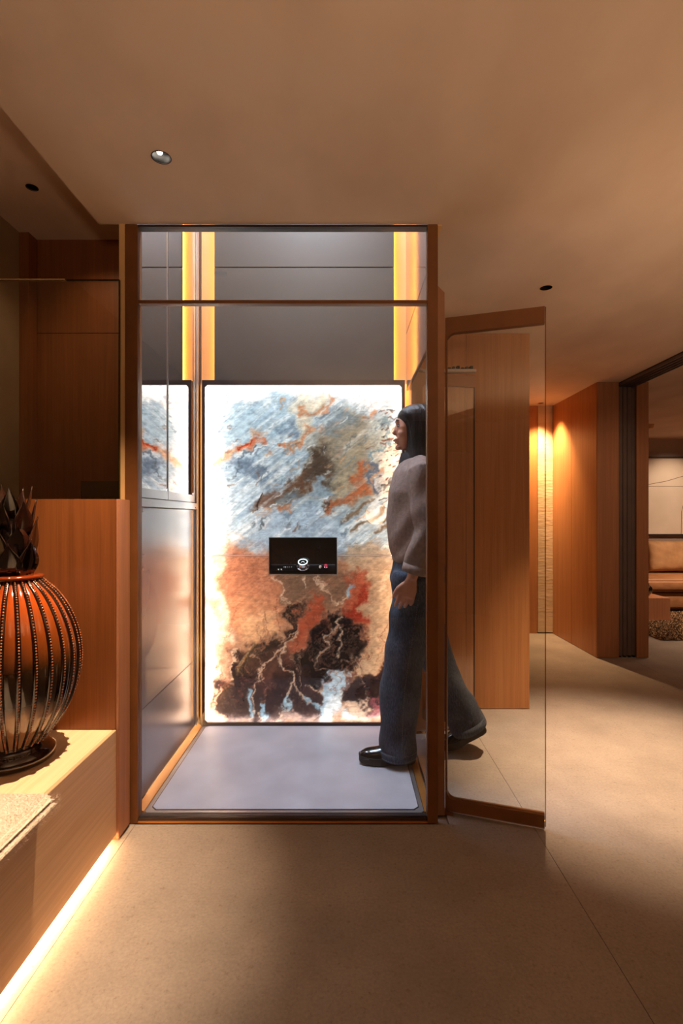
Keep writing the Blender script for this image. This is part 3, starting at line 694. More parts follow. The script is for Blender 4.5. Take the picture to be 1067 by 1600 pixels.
# light box behind the stone: strips along its four edges and a dim sheet
MB().box(SX0, SX1, 2.888, 2.898, SZ0, SZ1).make('light_sheet', emis('light_sheet', (1.0, 0.97, 0.94), 0.88), L_)
for nm, b_ in (('l', (SX0+0.002, SX0+0.008, 2.812, 2.832, SZ0+0.01, SZ1-0.01)), ('r', (SX1-0.008, SX1-0.002, 2.812, 2.832, SZ0+0.01, SZ1-0.01)),
               ('t', (SX0+0.01, SX1-0.01, 2.812, 2.832, SZ1-0.008, SZ1-0.002)), ('b', (SX0+0.01, SX1-0.01, 2.812, 2.832, SZ0+0.002, SZ0+0.008))):
    MB().box(*b_).make('light_strip', emis('edge_strip', (1.0, 0.95, 0.9), {'l': 36, 'r': 10, 't': 13, 'b': 13}[nm]), L_)

# ---------------- control console
def px(x, y, Y): return ((x-VX)/F*Y, H-(y-VY)/F*Y)
cx0, cz1 = px(422, 840, SY); cx1, cz0 = px(526, 896, SY)
con = MB().box(cx0, cx1, SY-0.030, SY-0.002, cz0, cz0+0.010)
con.box(cx0, cx1, SY-0.030, SY-0.002, cz1-0.008, cz1); con.box(cx0, cx0+0.006, SY-0.030, SY-0.002, cz0+0.01, cz1-0.008); con.box(cx1-0.006, cx1, SY-0.030, SY-0.002, cz0+0.01, cz1-0.008)
con = con.make('control_console', M['black_gloss'], L_, 0.001)
MB().box(cx0+0.006, cx1-0.006, SY-0.006, SY-0.002, cz0+0.01, cz1-0.008).make('back_screen', M['screen'], con)
tp = Vector((0, -0.024, -0.038)).normalized()
MB().plate([(cx0+0.007, 0), (cx1-0.007, 0), (cx1-0.007, 0.044), (cx0+0.007, 0.044)], (0, SY-0.006, cz0+0.050), (1, 0, 0), tuple(tp), (0, -tp.z, tp.y), -0.002).make('sloped_desk', M['black_gloss'], con)
edge = MB(); edge.box(cx0-0.003, cx1+0.003, SY-0.032, SY-0.028, cz1, cz1+0.003); edge.box(cx0-0.003, cx1+0.003, SY-0.032, SY-0.028, cz0-0.003, cz0)
edge.box(cx0-0.003, cx0, SY-0.032, SY-0.028, cz0, cz1); edge.box(cx1, cx1+0.003, SY-0.032, SY-0.028, cz0, cz1)
edge.make('edge_trim', M['alu'], con)
kx, kz = px(473.5, 884, SY-0.04)
def tilted(mb, prof, c, n=40):
    R = Matrix.Rotation(math.radians(32), 3, 'X'); c = Vector(c)
    return mb.loft([[c + R @ Vector((r*math.cos(2*math.pi*j/n), r*math.sin(2*math.pi*j/n), z)) for j in range(n)] for r, z in prof])
kc = (kx, SY-0.042, kz-0.006)
tilted(MB(), [(0.034, 0), (0.034, 0.003), (0.030, 0.004), (0.030, 0.0035)], kc).make('knob_base', M['chrome'], con, smooth=False)
kn = tilted(MB(), [(0.024, 0.004), (0.025, 0.03), (0.023, 0.032)], kc).make('knob', M['chrome'], con, smooth=False)
tilted(MB(), [(0.0220, 0.0322), (0.0220, 0.0332)], kc).make('knob_face', M['black_gloss'], con)
rg = MB(); R3 = Matrix.Rotation(math.radians(32), 3, 'X'); n = 48
rr_ = []
for k, (r, zz) in enumerate(((0.0222, 0.0325), (0.0266, 0.0325), (0.0266, 0.0355), (0.0222, 0.0355), (0.0222, 0.0325))):
    rr_.append([Vector(kc)+R3 @ Vector((r*math.cos(2*math.pi*j/n), r*math.sin(2*math.pi*j/n), zz)) for j in range(n)])
rg.loft(rr_, cap=False).make('light_ring', M['ring'], con)
ch = MB()
for s_ in (-1, 1):
    pts = [Vector((s_*0.010, -0.005, 0.0336)), Vector((0, 0.003, 0.0336)), Vector((0, 0.0075, 0.0336)), Vector((s_*0.010, -0.001, 0.0336))]
    vs_ = [ch.bm.verts.new(Vector(kc)+R3 @ p) for p in pts]; ch.bm.faces.new(vs_)
ch.make('up_arrow', M['icon'], con)
for x_, y_ in ((443.5, 886), (445.8, 886), (449, 886), (452, 886), (455.5, 886)):
    a_, b_ = px(x_, y_, SY-0.028); MB().ell((a_, SY-0.0265, b_), (0.0022 if x_ == 445.8 else 0.0011, 0.001, 0.0022 if x_ == 445.8 else 0.0011), 8, 6).make('indicator_dot', M['icon'], con)
for x_ in (435.0, 439.5):
    a_, b_ = px(x_, 889.5, SY-0.032); MB().box(a_-0.003, a_+0.003, SY-0.0325, SY-0.030, b_-0.0016, b_+0.0016).make('indicator_dot', M['icon'], con)
a_, b_ = px(500.5, 886.5, SY-0.03); tilted(MB(), [(0.0095, 0), (0.0095, 0.006), (0.007, 0.008)], (a_, SY-0.028, b_)).make('push_button', M['chrome'], con)
a_, b_ = px(509, 885, SY-0.03); tilted(MB(), [(0.011, 0), (0.011, 0.003), (0.008, 0.004)], (a_, SY-0.028, b_-0.003)).make('push_button', M['chrome'], con)
o_ = tilted(MB(), [(0.0075, 0.003), (0.0095, 0.012), (0.007, 0.014)], (a_, SY-0.028, b_-0.003)).make('push_button', M['red'], con); o_['label'] = 'small red push button'

# ---------------- open side doors (two leaves of one entrance)
def door(y0p, x0p, x1p, y1p, label, mats, stile, sgn):
    a = Vector((x0p, y0p, 0)); b = Vector((x1p, y1p, 0)); u = (b-a); wd = u.length; u.normalize(); nrm = Vector((-u.y, u.x, 0))
    d = root('glass_door', a, label, 'door', 'open leaves of the lift entrance')
    r = 0.03; zb, zt = 0.018, 1.952
    arc = lambda cx, cz, a0, a1: [(cx+r*math.cos(math.radians(a0+(a1-a0)*k/6)), cz+r*math.sin(math.radians(a0+(a1-a0)*k/6))) for k in range(7)]
    poly_ = [(0, zb), (wd, zb), (wd, zb+0.046)] + arc(stile+r, zb+0.046+r, 270, 180) + arc(stile+r, zt-0.061-r, 180, 90) + [(wd, zt-0.061), (wd, zt), (0, zt)]
    MB().plate(poly_, a, u, (0, 0, 1), nrm, 0.028).make('door_frame', mats, d)
    MB().plate([(stile*0.6, zb+0.02), (wd+0.002, zb+0.02), (wd+0.002, zt-0.02), (stile*0.6, zt-0.02)], a+nrm*0.010, u, (0, 0, 1), nrm, 0.008).make('glass_pane', M['glass'], d)
    MB().plate([(wd+0.002, zb), (wd+0.0045, zb), (wd+0.0045, zt), (wd+0.002, zt)], a+nrm*0.009, u, (0, 0, 1), nrm, 0.010).make('glass_edge', M['dark_frame'], d)
    MB().plate([(0, zb-0.006), (wd, zb-0.006), (wd, zb-0.001), (0, zb-0.001)], a+nrm*0.004, u, (0, 0, 1), nrm, 0.02).make('bottom_seal', M['alu'], d)
    MB().plate([(-0.006, 0.0), (0.03, 0.0), (0.03, zb-0.004), (-0.006, zb-0.004)], a+nrm*0.002, u, (0, 0, 1), nrm, 0.024).make('pivot', M['bronze'], d)
    return d
door(1.985, 0.396, 0.742, 1.873, 'clear glass door leaf with bronze rails, opened towards the viewer', M['bronze'], 0.006, 1)
dr = door(2.725, 0.388, 0.722, 2.80, 'clear glass door leaf opened at the back, beyond the woman, against the oak wall', M['bronze_light'], 0.035, 1)
# closer arm above the rear leaf
cl = root('door_closer', (0.4, 2.70, 1.95), 'pale door closer arm with black fittings on top of the rear glass door', 'door closer')
MB().box(0.40, 0.715, 2.735, 2.775, 1.957, 1.972).make('closer_bar', M['alu'], cl, 0.003)
m_ = MB()
for k in range(6): m_.box(0.56+k*0.024, 0.577+k*0.024, 2.737, 2.765, 1.9725, 1.982+0.004*((k*7) % 3))
m_.make('fittings', M['black'], cl, 0.002)
MB().limb([(0.362, 2.66, 2.01), (0.38, 2.68, 1.975), (0.40, 2.72, 1.965), (0.43, 2.75, 1.964)], [0.008]*4, 10).make('arm', M['alu'], cl, smooth=True)

# ================================================================== LEFT: bench, vase, cushion, balustrade
be = root('bench', (-1.15, 1.0, 0), 'long pale oak bench with a light strip glowing beneath it', 'bench')
MB().box(-1.51, -0.832, 0.35, 1.818, 0.392, 0.405).make('bench_top', M['oak_top'], be, 0.001)
MB().box(-0.832, -0.820, 0.35, 1.818, 0.030, 0.405).make('front_panel', M['oak_bench'], be, 0.001)
MB().box(-1.505, -1.10, 0.40, 1.815, 0.0, 0.392).make('carcass', M['black'], be)
MB().box(-1.098, -0.832, 0.40, 1.815, 0.032, 0.040).make('bottom_panel', M['oak_bench'], be)
ls = MB().box(-0.872, -0.848, 0.38, 1.80, 0.026, 0.0315).make('light_strip', M['led_floor'], be)

gl = root('glass_balustrade', (-1.2, 1.86, 1.235), 'frameless glass balustrade standing on the low oak wall', 'balustrade')
MB().box(-1.515, -0.832, 1.862, 1.872, 1.2355, 2.044).make('glass_pane', M['glass'], gl)
MB().box(-1.515, -1.03, 1.860, 1.874, 2.044, 2.047).make('painted_edge_glint', M['recess'], gl)  # polished glass edge catching light, painted as a cream strip
MB().box(-1.028, -0.832, 1.862, 1.872, 2.044, 2.0465).make('top_edge', M['glass_edge'], gl)
MB().box(-0.832, -0.829, 1.862, 1.872, 1.2355, 2.046).make('side_edge', M['glass_edge'], gl)
sp_ = MB().box(-1.20, -0.875, 2.30, 2.312, 1.0, 1.335).make('stair_screen', M['smoked'], None)
tag(sp_, 'low smoked glass screen beyond the clear balustrade, over the stairs', 'glass screen')
hr = MB().box(-0.985, -0.88, 2.395, 2.41, 1.72, 1.728).make('thin_bar', M['gold'], None)  # thin gold-coloured bar in front of the oak wall
tag(hr, 'short thin brass-coloured bar on the dark oak wall behind the balustrade', 'handle')
hr2 = hr

# cushion: a thick woolly pad with a rounded edge
def pad(x0, x1, y0, y1, z0, z1, r):
    m = MB(); m.box(x0, x1, y0, y1, z0, z1)
    bmesh.ops.bevel(m.bm, geom=m.bm.edges[:], offset=r, segments=4, affect='EDGES')
    return m
cu = root('seat_pad', (-1.1, 1.0, 0.43), 'cream woolly seat pad overhanging the front edge of the bench', 'cushion')
cb = pad(-1.48, -0.775, 0.42, 1.358, 0.4055, 0.434, 0.013).make('pad', noise_mat('cream_wool', srgb(206, 190, 174), srgb(226, 212, 198), 60, 0.95, bump=0.5, bscale=160), cu, smooth=True)
lip = pad(-0.8195, -0.760, 0.42, 1.36, 0.390, 0.4325, 0.020).make('overhang', cb.data.materials[0], cu, smooth=True)
fz = MB(); rr = random.Random(3)
for k in range(5200):
    side = rr.random()
    if side < 0.55: p = Vector((-0.762, rr.uniform(0.9, 1.36), rr.uniform(0.392, 0.43))); d = Vector((1, rr.uniform(-.5, .5), rr.uniform(-.9, .5)))
    elif side < 0.75: p = Vector((rr.uniform(-1.3, -0.764), 1.36, rr.uniform(0.408, 0.43))); d = Vector((rr.uniform(-.5, .5), 1, rr.uniform(-.6, .6)))
    else: p = Vector((rr.uniform(-1.2, -0.764), rr.uniform(0.9, 1.358), 0.4325)); d = Vector((rr.uniform(-1, 1), rr.uniform(-1, 1), 0.7))
    d = d.normalized()*rr.uniform(0.003, 0.0065); q = d.cross(Vector((rr.random(), rr.random(), rr.random()))).normalized()*0.0003
    fz.bm.faces.new([fz.bm.verts.new(v) for v in (p-d*0.2-q, p-d*0.2+q, p+d)])
f_ = fz.make('wool_fibres', cb.data.materials[0], cu); f_['kind'] = 'stuff'

# ---- amber vase with beaded ribs and a crown of dark leaves
VC = Vector((-1.053, 1.60, 0.4055))
va = root('ribbed_vase', VC, 'tall amber glazed vase with beaded dark ribs and a leafy black crown', 'vase')
OFF[va.name] = VC
prof = [(0.000, 0.0), (0.118, 0.0), (0.124, 0.006), (0.122, 0.028), (0.104, 0.040), (0.092, 0.052), (0.094, 0.062)]
body = [(0.094, 0.060), (0.118, 0.092), (0.145, 0.130), (0.168, 0.175), (0.184, 0.225), (0.193, 0.280), (0.194, 0.330), (0.188, 0.380), (0.174, 0.430), (0.152, 0.480), (0.122, 0.525), (0.092, 0.555), (0.074, 0.572)]
def catmull(P, n):
    out = []
    for i in range(len(P)-1):
        p0 = P[max(i-1, 0)]; p1 = P[i]; p2 = P[i+1]; p3 = P[min(i+2, len(P)-1)]
        for k in range(n):
            t = k/n
            out.append(tuple(0.5*((2*p1[a])+(-p0[a]+p2[a])*t+(2*p0[a]-5*p1[a]+4*p2[a]-p3[a])*t*t+(-p0[a]+3*p1[a]-3*p2[a]+p3[a])*t**3) for a in range(len(p1))))
    out.append(tuple(P[-1])); return out
bs = catmull(body, 4); NR = 28; n = NR*6
m = MB(); rings = []
for r, z in bs:
    rings.append([VC + Vector(((r*(1-0.022*abs(math.cos(NR/2*t))**3))*math.cos(t), (r*(1-0.022*abs(math.cos(NR/2*t))**3))*math.sin(t), z)) for t in [2*math.pi*j/n for j in range(n)]])
m.loft(rings); m.make('body', M['glaze'], va, smooth=True)
MB().lathe(prof, VC, 64).make('foot', M['glaze_dark'], va, smooth=True)
MB().lathe([(0.060, 0.568), (0.084, 0.568), (0.090, 0.574), (0.088, 0.581), (0.070, 0.584), (0.052, 0.580)], VC, 64).make('rim', M['glaze'], va, smooth=True)
MB().lathe([(0.050, 0.575), (0.056, 0.60), (0.052, 0.64), (0.058, 0.68), (0.044, 0.74), (0.02, 0.78)], VC, 40).make('crown_core', M['glaze_dark'], va, smooth=True)
# one rib (dark raised band) and its row of beads, shared by all copies
rib = MB(); rg_ = []
for r, z in bs:
    rr_ = r*0.985
    rg_.append([VC + Vector((rr_+dx, dy, z)) for dx, dy in ((-0.006, -0.0075), (0.003, -0.0065), (0.0065, -0.003), (0.0065, 0.003), (0.003, 0.0065), (-0.006, 0.0075))])
rib = rib.loft(rg_).make('rib', M['glaze_dark'], va, smooth=True)
bd = MB(); acc = 0; last = None
fine = catmull(body, 24)
for r, z in fine:
    p = Vector((r*0.985+0.0068, 0, z))
    if last is None or (p-last).length > 0.0072:
        last = p; tmp = bmesh.ops.create_icosphere(bd.bm, subdivisions=1, radius=0.0033)
        bmesh.ops.translate(bd.bm, verts=tmp['verts'], vec=VC+p)
bd = bd.make('bead_row', M['glaze_bead'], rib, off=VC, smooth=True)
for k in range(1, NR):
    a = rib.copy(); COL.objects.link(a); a.parent = va; a.rotation_euler = (0, 0, 2*math.pi*k/NR)
    b = bd.copy(); COL.objects.link(b); b.parent = a
rib.rotation_euler = (0, 0, 0)
# crown leaves
def leaf(base, yaw, lean, length, width, curl, mat, seedv):
    m = MB(); rows = []; q = random.Random(seedv)
    for i in range(9):
        t = i/8; wd = width*(math.sin(math.pi*min(1, (t*0.82+0.22)))**0.8)*(1-t**3)
        z = length*t; out = lean*t + curl*t*t*t
        rows.append([(out+0.25*wd*(c_*c_), c_*wd, z) for c_ in (-1, -0.5, 0, 0.5, 1)])
    th = 0.0045; cy, sy = math.cos(yaw), math.sin(yaw); top = []; bot = []
    for r in rows:
        top.append([base+Vector((x*cy-y*sy, x*sy+y*cy, z)) for x, y, z in r]); bot.append([base+Vector(((x-th)*cy-y*sy, (x-th)*sy+y*cy, z-0.001)) for x, y, z in r])
    m.loft([t_ + b_[::-1] for t_, b_ in zip(top, bot)])
    return m.make('leaf', mat, va, smooth=True)
q = random.Random(5)
for ring, (cnt, z0, rad, ln, wd, lean) in enumerate(((7, 0.585, 0.050, 0.105, 0.036, 0.030), (7, 0.640, 0.050, 0.115, 0.034, 0.026), (6, 0.700, 0.040, 0.115, 0.030, 0.030), (5, 0.755, 0.028, 0.110, 0.026, 0.036))):
    for k in range(cnt):
        a = 2*math.pi*(k+0.5*(ring % 2))/cnt + q.uniform(-.15, .15)-0.35
        leaf(VC+Vector((rad*math.cos(a), rad*math.sin(a), z0)), a, lean*q.uniform(.6, 1.3), ln*q.uniform(.9, 1.12), wd*q.uniform(.85, 1.1), q.uniform(-0.03, 0.012), M['glaze_dark'], k)

# ================================================================== RIGHT: sliding doors, living room
sd = root('sliding_doors', (2.35, 4.7, 0), 'stack of dark framed sliding doors parked between two oak wall ends', 'sliding door')
for k, x in enumerate((2.287, 2.327, 2.367, 2.403)):
    d = MB().box(x, x+0.032, 4.215+0.006*k, 4.25, 0.012, CZ-0.032).make('door_leaf', M['door_stile'], sd, 0.002)
    MB().box(x, x+0.032, 4.25, 5.26, 0.012, 0.06).make('bottom_rail', M['dark_frame'], d)
    MB().box(x, x+0.032, 4.25, 5.26, CZ-0.08, CZ-0.032).make('top_rail', M['dark_frame'], d)
    MB().box(x, x+0.032, 5.23, 5.26, 0.06, CZ-0.08).make('back_stile', M['dark_frame'], d)
    MB().box(x+0.012, x+0.020, 4.25, 5.23, 0.06, CZ-0.08).make('glass_pane', M['smoked'], d)
    MB().box(x+0.008, x+0.024, 4.222, 4.24, 0.0, 0.012).make('guide', M['black'], d)
tr = root('ceiling_track', (2.35, 2.0, CZ), 'black three channel sliding door track fixed to the ceiling', 'track')
MB().box(2.284, 2.432, -1.9, 5.27, CZ-0.010, CZ-0.0005).make('track_plate', M['black'], tr)
for x in (2.284, 2.320, 2.358, 2.396, 2.428):
    MB().box(x, x+0.005, -1.9, 5.27, CZ-0.030, CZ-0.010).make('channel_wall', M['door_stile'], tr)

art = root('framed_artwork', (5.3, 7.2, 1.45), 'wide pale framed artwork with thin dark lines on the living room wall', 'picture')
AY = 7.20; ax0, ax1 = 3.9, 6.4; az0, az1 = 0.91, 2.03
MB().box(ax0+0.02, ax1-0.02, AY, AY+0.045, az0+0.02, az1-0.02).make('canvas', M['art'], art)
fa = MB(); fa.box(ax0, ax1, AY-0.02, AY+0.049, az1-0.02, az1); fa.box(ax0, ax1, AY-0.02, AY+0.049, az0, az0+0.02)
fa.box(ax0, ax0+0.02, AY-0.02, AY+0.049, az0, az1); fa.box(ax1-0.02, ax1, AY-0.02, AY+0.049, az0, az1); fa.make('frame', M['dark_frame'], art)
ink = plain('grey_ink', srgb(110, 84, 70), 0.8)
def artpx(x, y): return ((x-VX)/F*AY, H-(y-VY)/F*AY)
for nm, pts in (('drawn_line', [(950, 760), (1160, 760)]), ('drawn_line', [(980, 762), (1012, 757), (1040, 752), (1067, 744), (1120, 728)]), ('drawn_line', [(1064, 836), (1064.5, 800), (1067, 790), (1075, 784), (1090, 786)])):
    ml = MB(); P = [artpx(*p) for p in pts]
    ml.limb([(a, AY-0.002, b) for a, b in P], [(0.003, 0.002)]*len(P), 6); ml.make(nm, ink, art)

def wn(o):
    m_ = o.modifiers.new('weighted', 'WEIGHTED_NORMAL'); m_.keep_sharp = False; return o
so = root('sofa', (5.2, 6.6, 0), 'low tan leather sofa against the living room wall', 'sofa')
wn(pad(3.25, 6.4, 6.05, 7.05, 0.05, 0.26, 0.04).make('base', M['sofa'], so, smooth=True))
wn(pad(3.27, 4.55, 6.02, 6.90, 0.27, 0.43, 0.04).make('seat_cushion', M['sofa'], so, smooth=True))
wn(pad(4.57, 6.35, 6.02, 6.90, 0.27, 0.43, 0.04).make('seat_cushion', M['sofa'], so, smooth=True))
wn(pad(3.3, 6.4, 6.86, 7.10, 0.26, 0.70, 0.06).make('backrest', M['sofa'], so, smooth=True))
def pillow(c, sx, sz, t, tilt, name, mat, parent=None):
    m = MB(); N_ = 14; top = []
    R_ = Matrix.Rotation(tilt, 3, 'X')
    for s_ in (1, -1):
        g_ = []
        for i in range(N_+1):
            for j in range(N_+1):
                a_, b_ = -1+2*i/N_, -1+2*j/N_
                h = (1-a_**4)**0.5*(1-b_**4)**0.5*t
                k_ = 1-0.06*(1-abs(a_))*(abs(b_)**3)-0.06*(1-abs(b_))*(abs(a_)**3)
                wr = 0.006*math.sin(9*a_+4*b_)*math.sin(7*b_)
                g_.append(m.bm.verts.new(Vector(c)+R_ @ Vector((a_*sx*k_, s_*h+wr*(h > .01), b_*sz*k_))))
        for i in range(N_):
            for j in range(N_):
                v = [g_[i*(N_+1)+j], g_[(i+1)*(N_+1)+j], g_[(i+1)*(N_+1)+j+1], g_[i*(N_+1)+j+1]]
                m.bm.faces.new(v)
    bmesh.ops.remove_doubles(m.bm, verts=m.bm.verts[:], dist=0.0006)
    return m.make(name, mat, parent, smooth=True, off=None if parent else c)
p1_ = pillow((4.42, 6.74, 0.655), 0.40, 0.21, 0.075, -0.18, 'sofa_pillow', M['sofa_cushion']); tag(p1_, 'large soft tan cushion leaning at the left end of the sofa', 'cushion')
ct = root('coffee_table', (4.2, 5.9, 0), 'low solid oak block coffee table in front of the sofa', 'coffee table')
pad(3.05, 3.635, 5.64, 5.98, 0.0, 0.262, 0.002).make('block', M['oak_jamb'], ct)
MB().box(3.052, 3.633, 5.642, 5.978, 0.262, 0.266).make('table_top', M['oak_jamb'], ct)
vb = root('black_ornament', (3.50, 5.80, 0.266), 'small glossy black round ornament on the coffee table', 'ornament')
MB().ell((3.505, 5.86, 0.266+0.062), (0.062, 0.062, 0.061), 32, 20).make('bowl', M['black_gloss'], vb, smooth=True)
MB().lathe([(0.02, 0.118), (0.024, 0.126), (0.03, 0.136), (0.024, 0.137)], (3.505, 5.86, 0.266), 24).make('neck', M['black_gloss'], vb, smooth=True)
sm = root('smoke_detector', (3.70, 6.1, CZ), 'small white fitting on the living room ceiling', 'detector')
MB().lathe([(0.03, -0.0005), (0.03, -0.02), (0.022, -0.05), (0.01, -0.052)], (3.70, 6.1, CZ), 24).make('body', M['recess'], sm, smooth=True)
MB().lathe([(0.035, -0.0004), (0.035, -0.008), (0.03, -0.0081)], (3.70, 6.1, CZ), 24).make('base_ring', M['recess'], sm, smooth=True)

ru = root('shaggy_rug', (4.4, 5.8, 0), 'thick brown and cream shaggy rug under the coffee table and sofa', 'rug')
MB().plate([(3.0, 4.80), (6.5, 4.80), (6.5, 6.9), (3.70, 6.9), (3.70, 5.60), (3.0, 5.60)], (0, 0, 0), (1, 0, 0), (0, 1, 0), (0, 0, 1), 0.012).make('backing', M['sofa'], ru)
rm = []
for cc in ((92, 64, 44), (150, 116, 84), (186, 156, 120), (60, 42, 30)): rm.append(plain('rug_wool', srgb(*cc), 0.95))
q = random.Random(9)
for mi, mm in enumerate(rm):
    V_ = []; F_ = []
    for k in range(9000):
        x = q.uniform(3.0, 6.2) if q.random() < .5 else q.uniform(3.0, 4.4); y = q.uniform(4.78, 6.5)
        
        if x < 3.72 and y > 5.56: x = q.uniform(3.76, 4.4)
        a = q.uniform(0, 6.28); l = q.uniform(0.03, 0.06); ww_ = 0.004
        dx, dy = math.cos(a)*l*0.7, math.sin(a)*l*0.7; h = q.uniform(0.02, 0.045); i = len(V_)
        V_ += [(x-ww_, y, 0.008), (x+ww_, y, 0.008), (x+dx*.5+ww_, y+dy*.5, h), (x+dx*.5-ww_, y+dy*.5, h), (x+dx, y+dy, h*0.75)]
        F_ += [(i, i+1, i+2, i+3), (i+3, i+2, i+4)]
    me = bpy.data.meshes.new('pile'); me.from_pydata([(v[0]-4.4, v[1]-5.8, v[2]) for v in V_], [], F_)
    o = link('pile', me, mm, ru); o['kind'] = 'stuff'

# ================================================================== THE WOMAN
wo = root('person', (0.36, 2.45, 0), 'woman with long black hair, taupe jacket and wide blue jeans, striding left into the lift', 'person')
OFF[wo.name] = Vector((0.36, 2.45, 0))
def remeshed(mb, name, mat, voxel, smooth_it=2, noise=None):
    o = mb.make(name, mat, wo)
    r = o.modifiers.new('remesh', 'REMESH'); r.mode = 'VOXEL'; r.voxel_size = voxel; r.use_smooth_shade = True
    s = o.modifiers.new('smooth', 'SMOOTH'); s.factor = 0.5; s.iterations = smooth_it
    bpy.context.view_layer.update()
    me = bpy.data.meshes.new_from_object(o.evaluated_get(bpy.context.evaluated_depsgraph_get()))
    o.modifiers.clear(); o.data = me
    if noise:
        co = np.empty(len(me.vertices)*3, np.float32); me.vertices.foreach_get('co', co); co = co.reshape(-1, 3)
        no = np.empty(len(me.vertices)*3, np.float32); me.vertices.foreach_get('normal', no); no = no.reshape(-1, 3)
        co = co + no*noise(co+np.array(OFF[wo.name]))[:, None]; me.vertices.foreach_set('co', co.ravel()); me.update()
    for p in me.polygons: p.use_smooth = True
    if not me.materials: me.materials.append(mat)
    return o
# --- body: one continuous skin
b = MB()
HX, HY, HZ = 0.345, 2.45, 1.600
b.ell((HX+0.018, HY, HZ+0.018), (0.094, 0.074, 0.086), 28, 18)                      # cranium
b.limb([(HX-0.052, HY, HZ+0.045), (HX-0.060, HY, HZ+0.0), (HX-0.056, HY, HZ-0.045), (HX-0.052, HY, HZ-0.082), (HX-0.050, HY, HZ-0.104)], [(0.034, 0.050), (0.036, 0.056), (0.034, 0.048), (0.028, 0.034), (0.018, 0.020)], 20)   # face
b.limb([(HX+0.02, HY, HZ-0.02), (HX-0.015, HY, HZ-0.075), (HX-0.045, HY, HZ-0.102)], [(0.05, 0.058), (0.034, 0.050), (0.018, 0.026)], 18)    # jaw
b.limb([(HX-0.086, HY, HZ+0.024), (HX-0.096, HY, HZ-0.004), (HX-0.107, HY, HZ-0.023), (HX-0.094, HY, HZ-0.030)], [0.0075, 0.0085, 0.0098, 0.008], 12)   # nose
b.ell((HX-0.088, HY, HZ+0.030), (0.010, 0.040, 0.010)); b.ell((HX-0.092, HY, HZ-0.054), (0.012, 0.021, 0.0065)); b.ell((HX-0.090, HY, HZ-0.066), (0.012, 0.019, 0.0072)); b.ell((HX-0.084, HY, HZ-0.094), (0.016, 0.018, 0.013))
for s_ in (-1, 1):
    b.ell((HX-0.070, HY+s_*0.034, HZ-0.030), (0.022, 0.018, 0.018)); b.ell((HX+0.012, HY+s_*0.074, HZ-0.010), (0.017, 0.008, 0.030))
b.limb([(HX+0.030, HY, HZ-0.04), (HX+0.022, HY, HZ-0.12), (HX+0.030, HY, HZ-0.19)], [(0.050, 0.050), (0.044, 0.046), (0.058, 0.070)], 20)        # neck
b.limb([(0.37, HY, 1.44), (0.355, HY, 1.38), (0.335, HY, 1.28), (0.345, HY, 1.16), (0.35, HY, 1.05), (0.36, HY, 0.94), (0.36, HY, 0.86)], [(0.055, 0.10), (0.085, 0.165), (0.105, 0.155), (0.092, 0.125), (0.09, 0.125), (0.115, 0.155), (0.09, 0.12)], 24)
def arm(sh, el, wr, sgn):
    b.limb([(0.36, HY+sgn*0.10, 1.39), sh, ((sh[0]+el[0])/2, (sh[1]+el[1])/2, (sh[2]+el[2])/2), el, wr], [0.045, 0.048, 0.042, 0.036, 0.024], 16)
    W = Vector(wr); d = (W-Vector(el)).normalized(); f = Vector((-1, 0, 0)); f = (f - d*f.dot(d)).normalized(); s2 = d.cross(f)
    palm = W+d*0.085
    # palm faces the thigh: wide along f, thin along s2
    rings = []
    for t, wd, th in ((-0.005, 0.022, 0.019), (0.02, 0.030, 0.016), (0.05, 0.039, 0.0145), (0.085, 0.040, 0.0125)):
        rings.append([W+d*t+f*wd*math.cos(a)+s2*th*math.sin(a) for a in [2*math.pi*k/16 for k in range(16)]])
    b.loft(rings)
    for k, (off, ln) in enumerate(((0.030, 0.070), (0.010, 0.078), (-0.010, 0.073), (-0.029, 0.058))):
        p = W+d*0.075+f*off; inn = s2*(-sgn)
        c1 = 0.25+0.06*k
        pts = [p, p+d*ln*0.5+f*off*0.12+inn*0.004, p+d*ln*0.82+f*off*0.12+inn*(0.012+0.004*k), p+d*ln*(1.02-0.03*k)+inn*(0.024+0.006*k)+f*off*0.1]
        b.limb(pts, [0.0095, 0.0088, 0.0080, 0.0062], 10)
    p = W+d*0.030+f*0.024
    b.limb([p, p+d*0.028+f*0.022, p+d*0.055+f*0.028-s2*sgn*0.010, p+d*0.074+f*0.026-s2*sgn*0.016], [0.013, 0.0115, 0.0098, 0.0072], 10)
    return W
arm((0.350, 2.275, 1.365), (0.362, 2.235, 1.115), (0.300, 2.255, 0.895), -1)
arm((0.360, 2.625, 1.365), (0.42, 2.665, 1.13), (0.40, 2.645, 0.90), 1)
def leg(hip, kn, an, toe, r=1):
    b.limb([hip, tuple((Vector(hip)+Vector(kn))/2), kn, tuple((Vector(kn)*0.6+Vector(an)*0.4)), an], [0.080, 0.070, 0.052, 0.050, 0.034], 18)
    a = Vector(an); t = Vector(toe)
    b.limb([tuple(a), tuple(a*0.5+t*0.5+Vector((0, 0, -0.01))), tuple(t)], [(0.034, 0.032), (0.026, 0.034), (0.014, 0.028)], 14)
leg((0.345, 2.37, 0.90), (0.285, 2.365, 0.50), (0.270, 2.37, 0.12), (0.125, 2.37, 0.060))
leg((0.365, 2.53, 0.90), (0.440, 2.53, 0.52), (0.630, 2.525, 0.190), (0.530, 2.525, 0.050))
body_ = remeshed(b, 'body', M['skin'], 0.0042, 3)
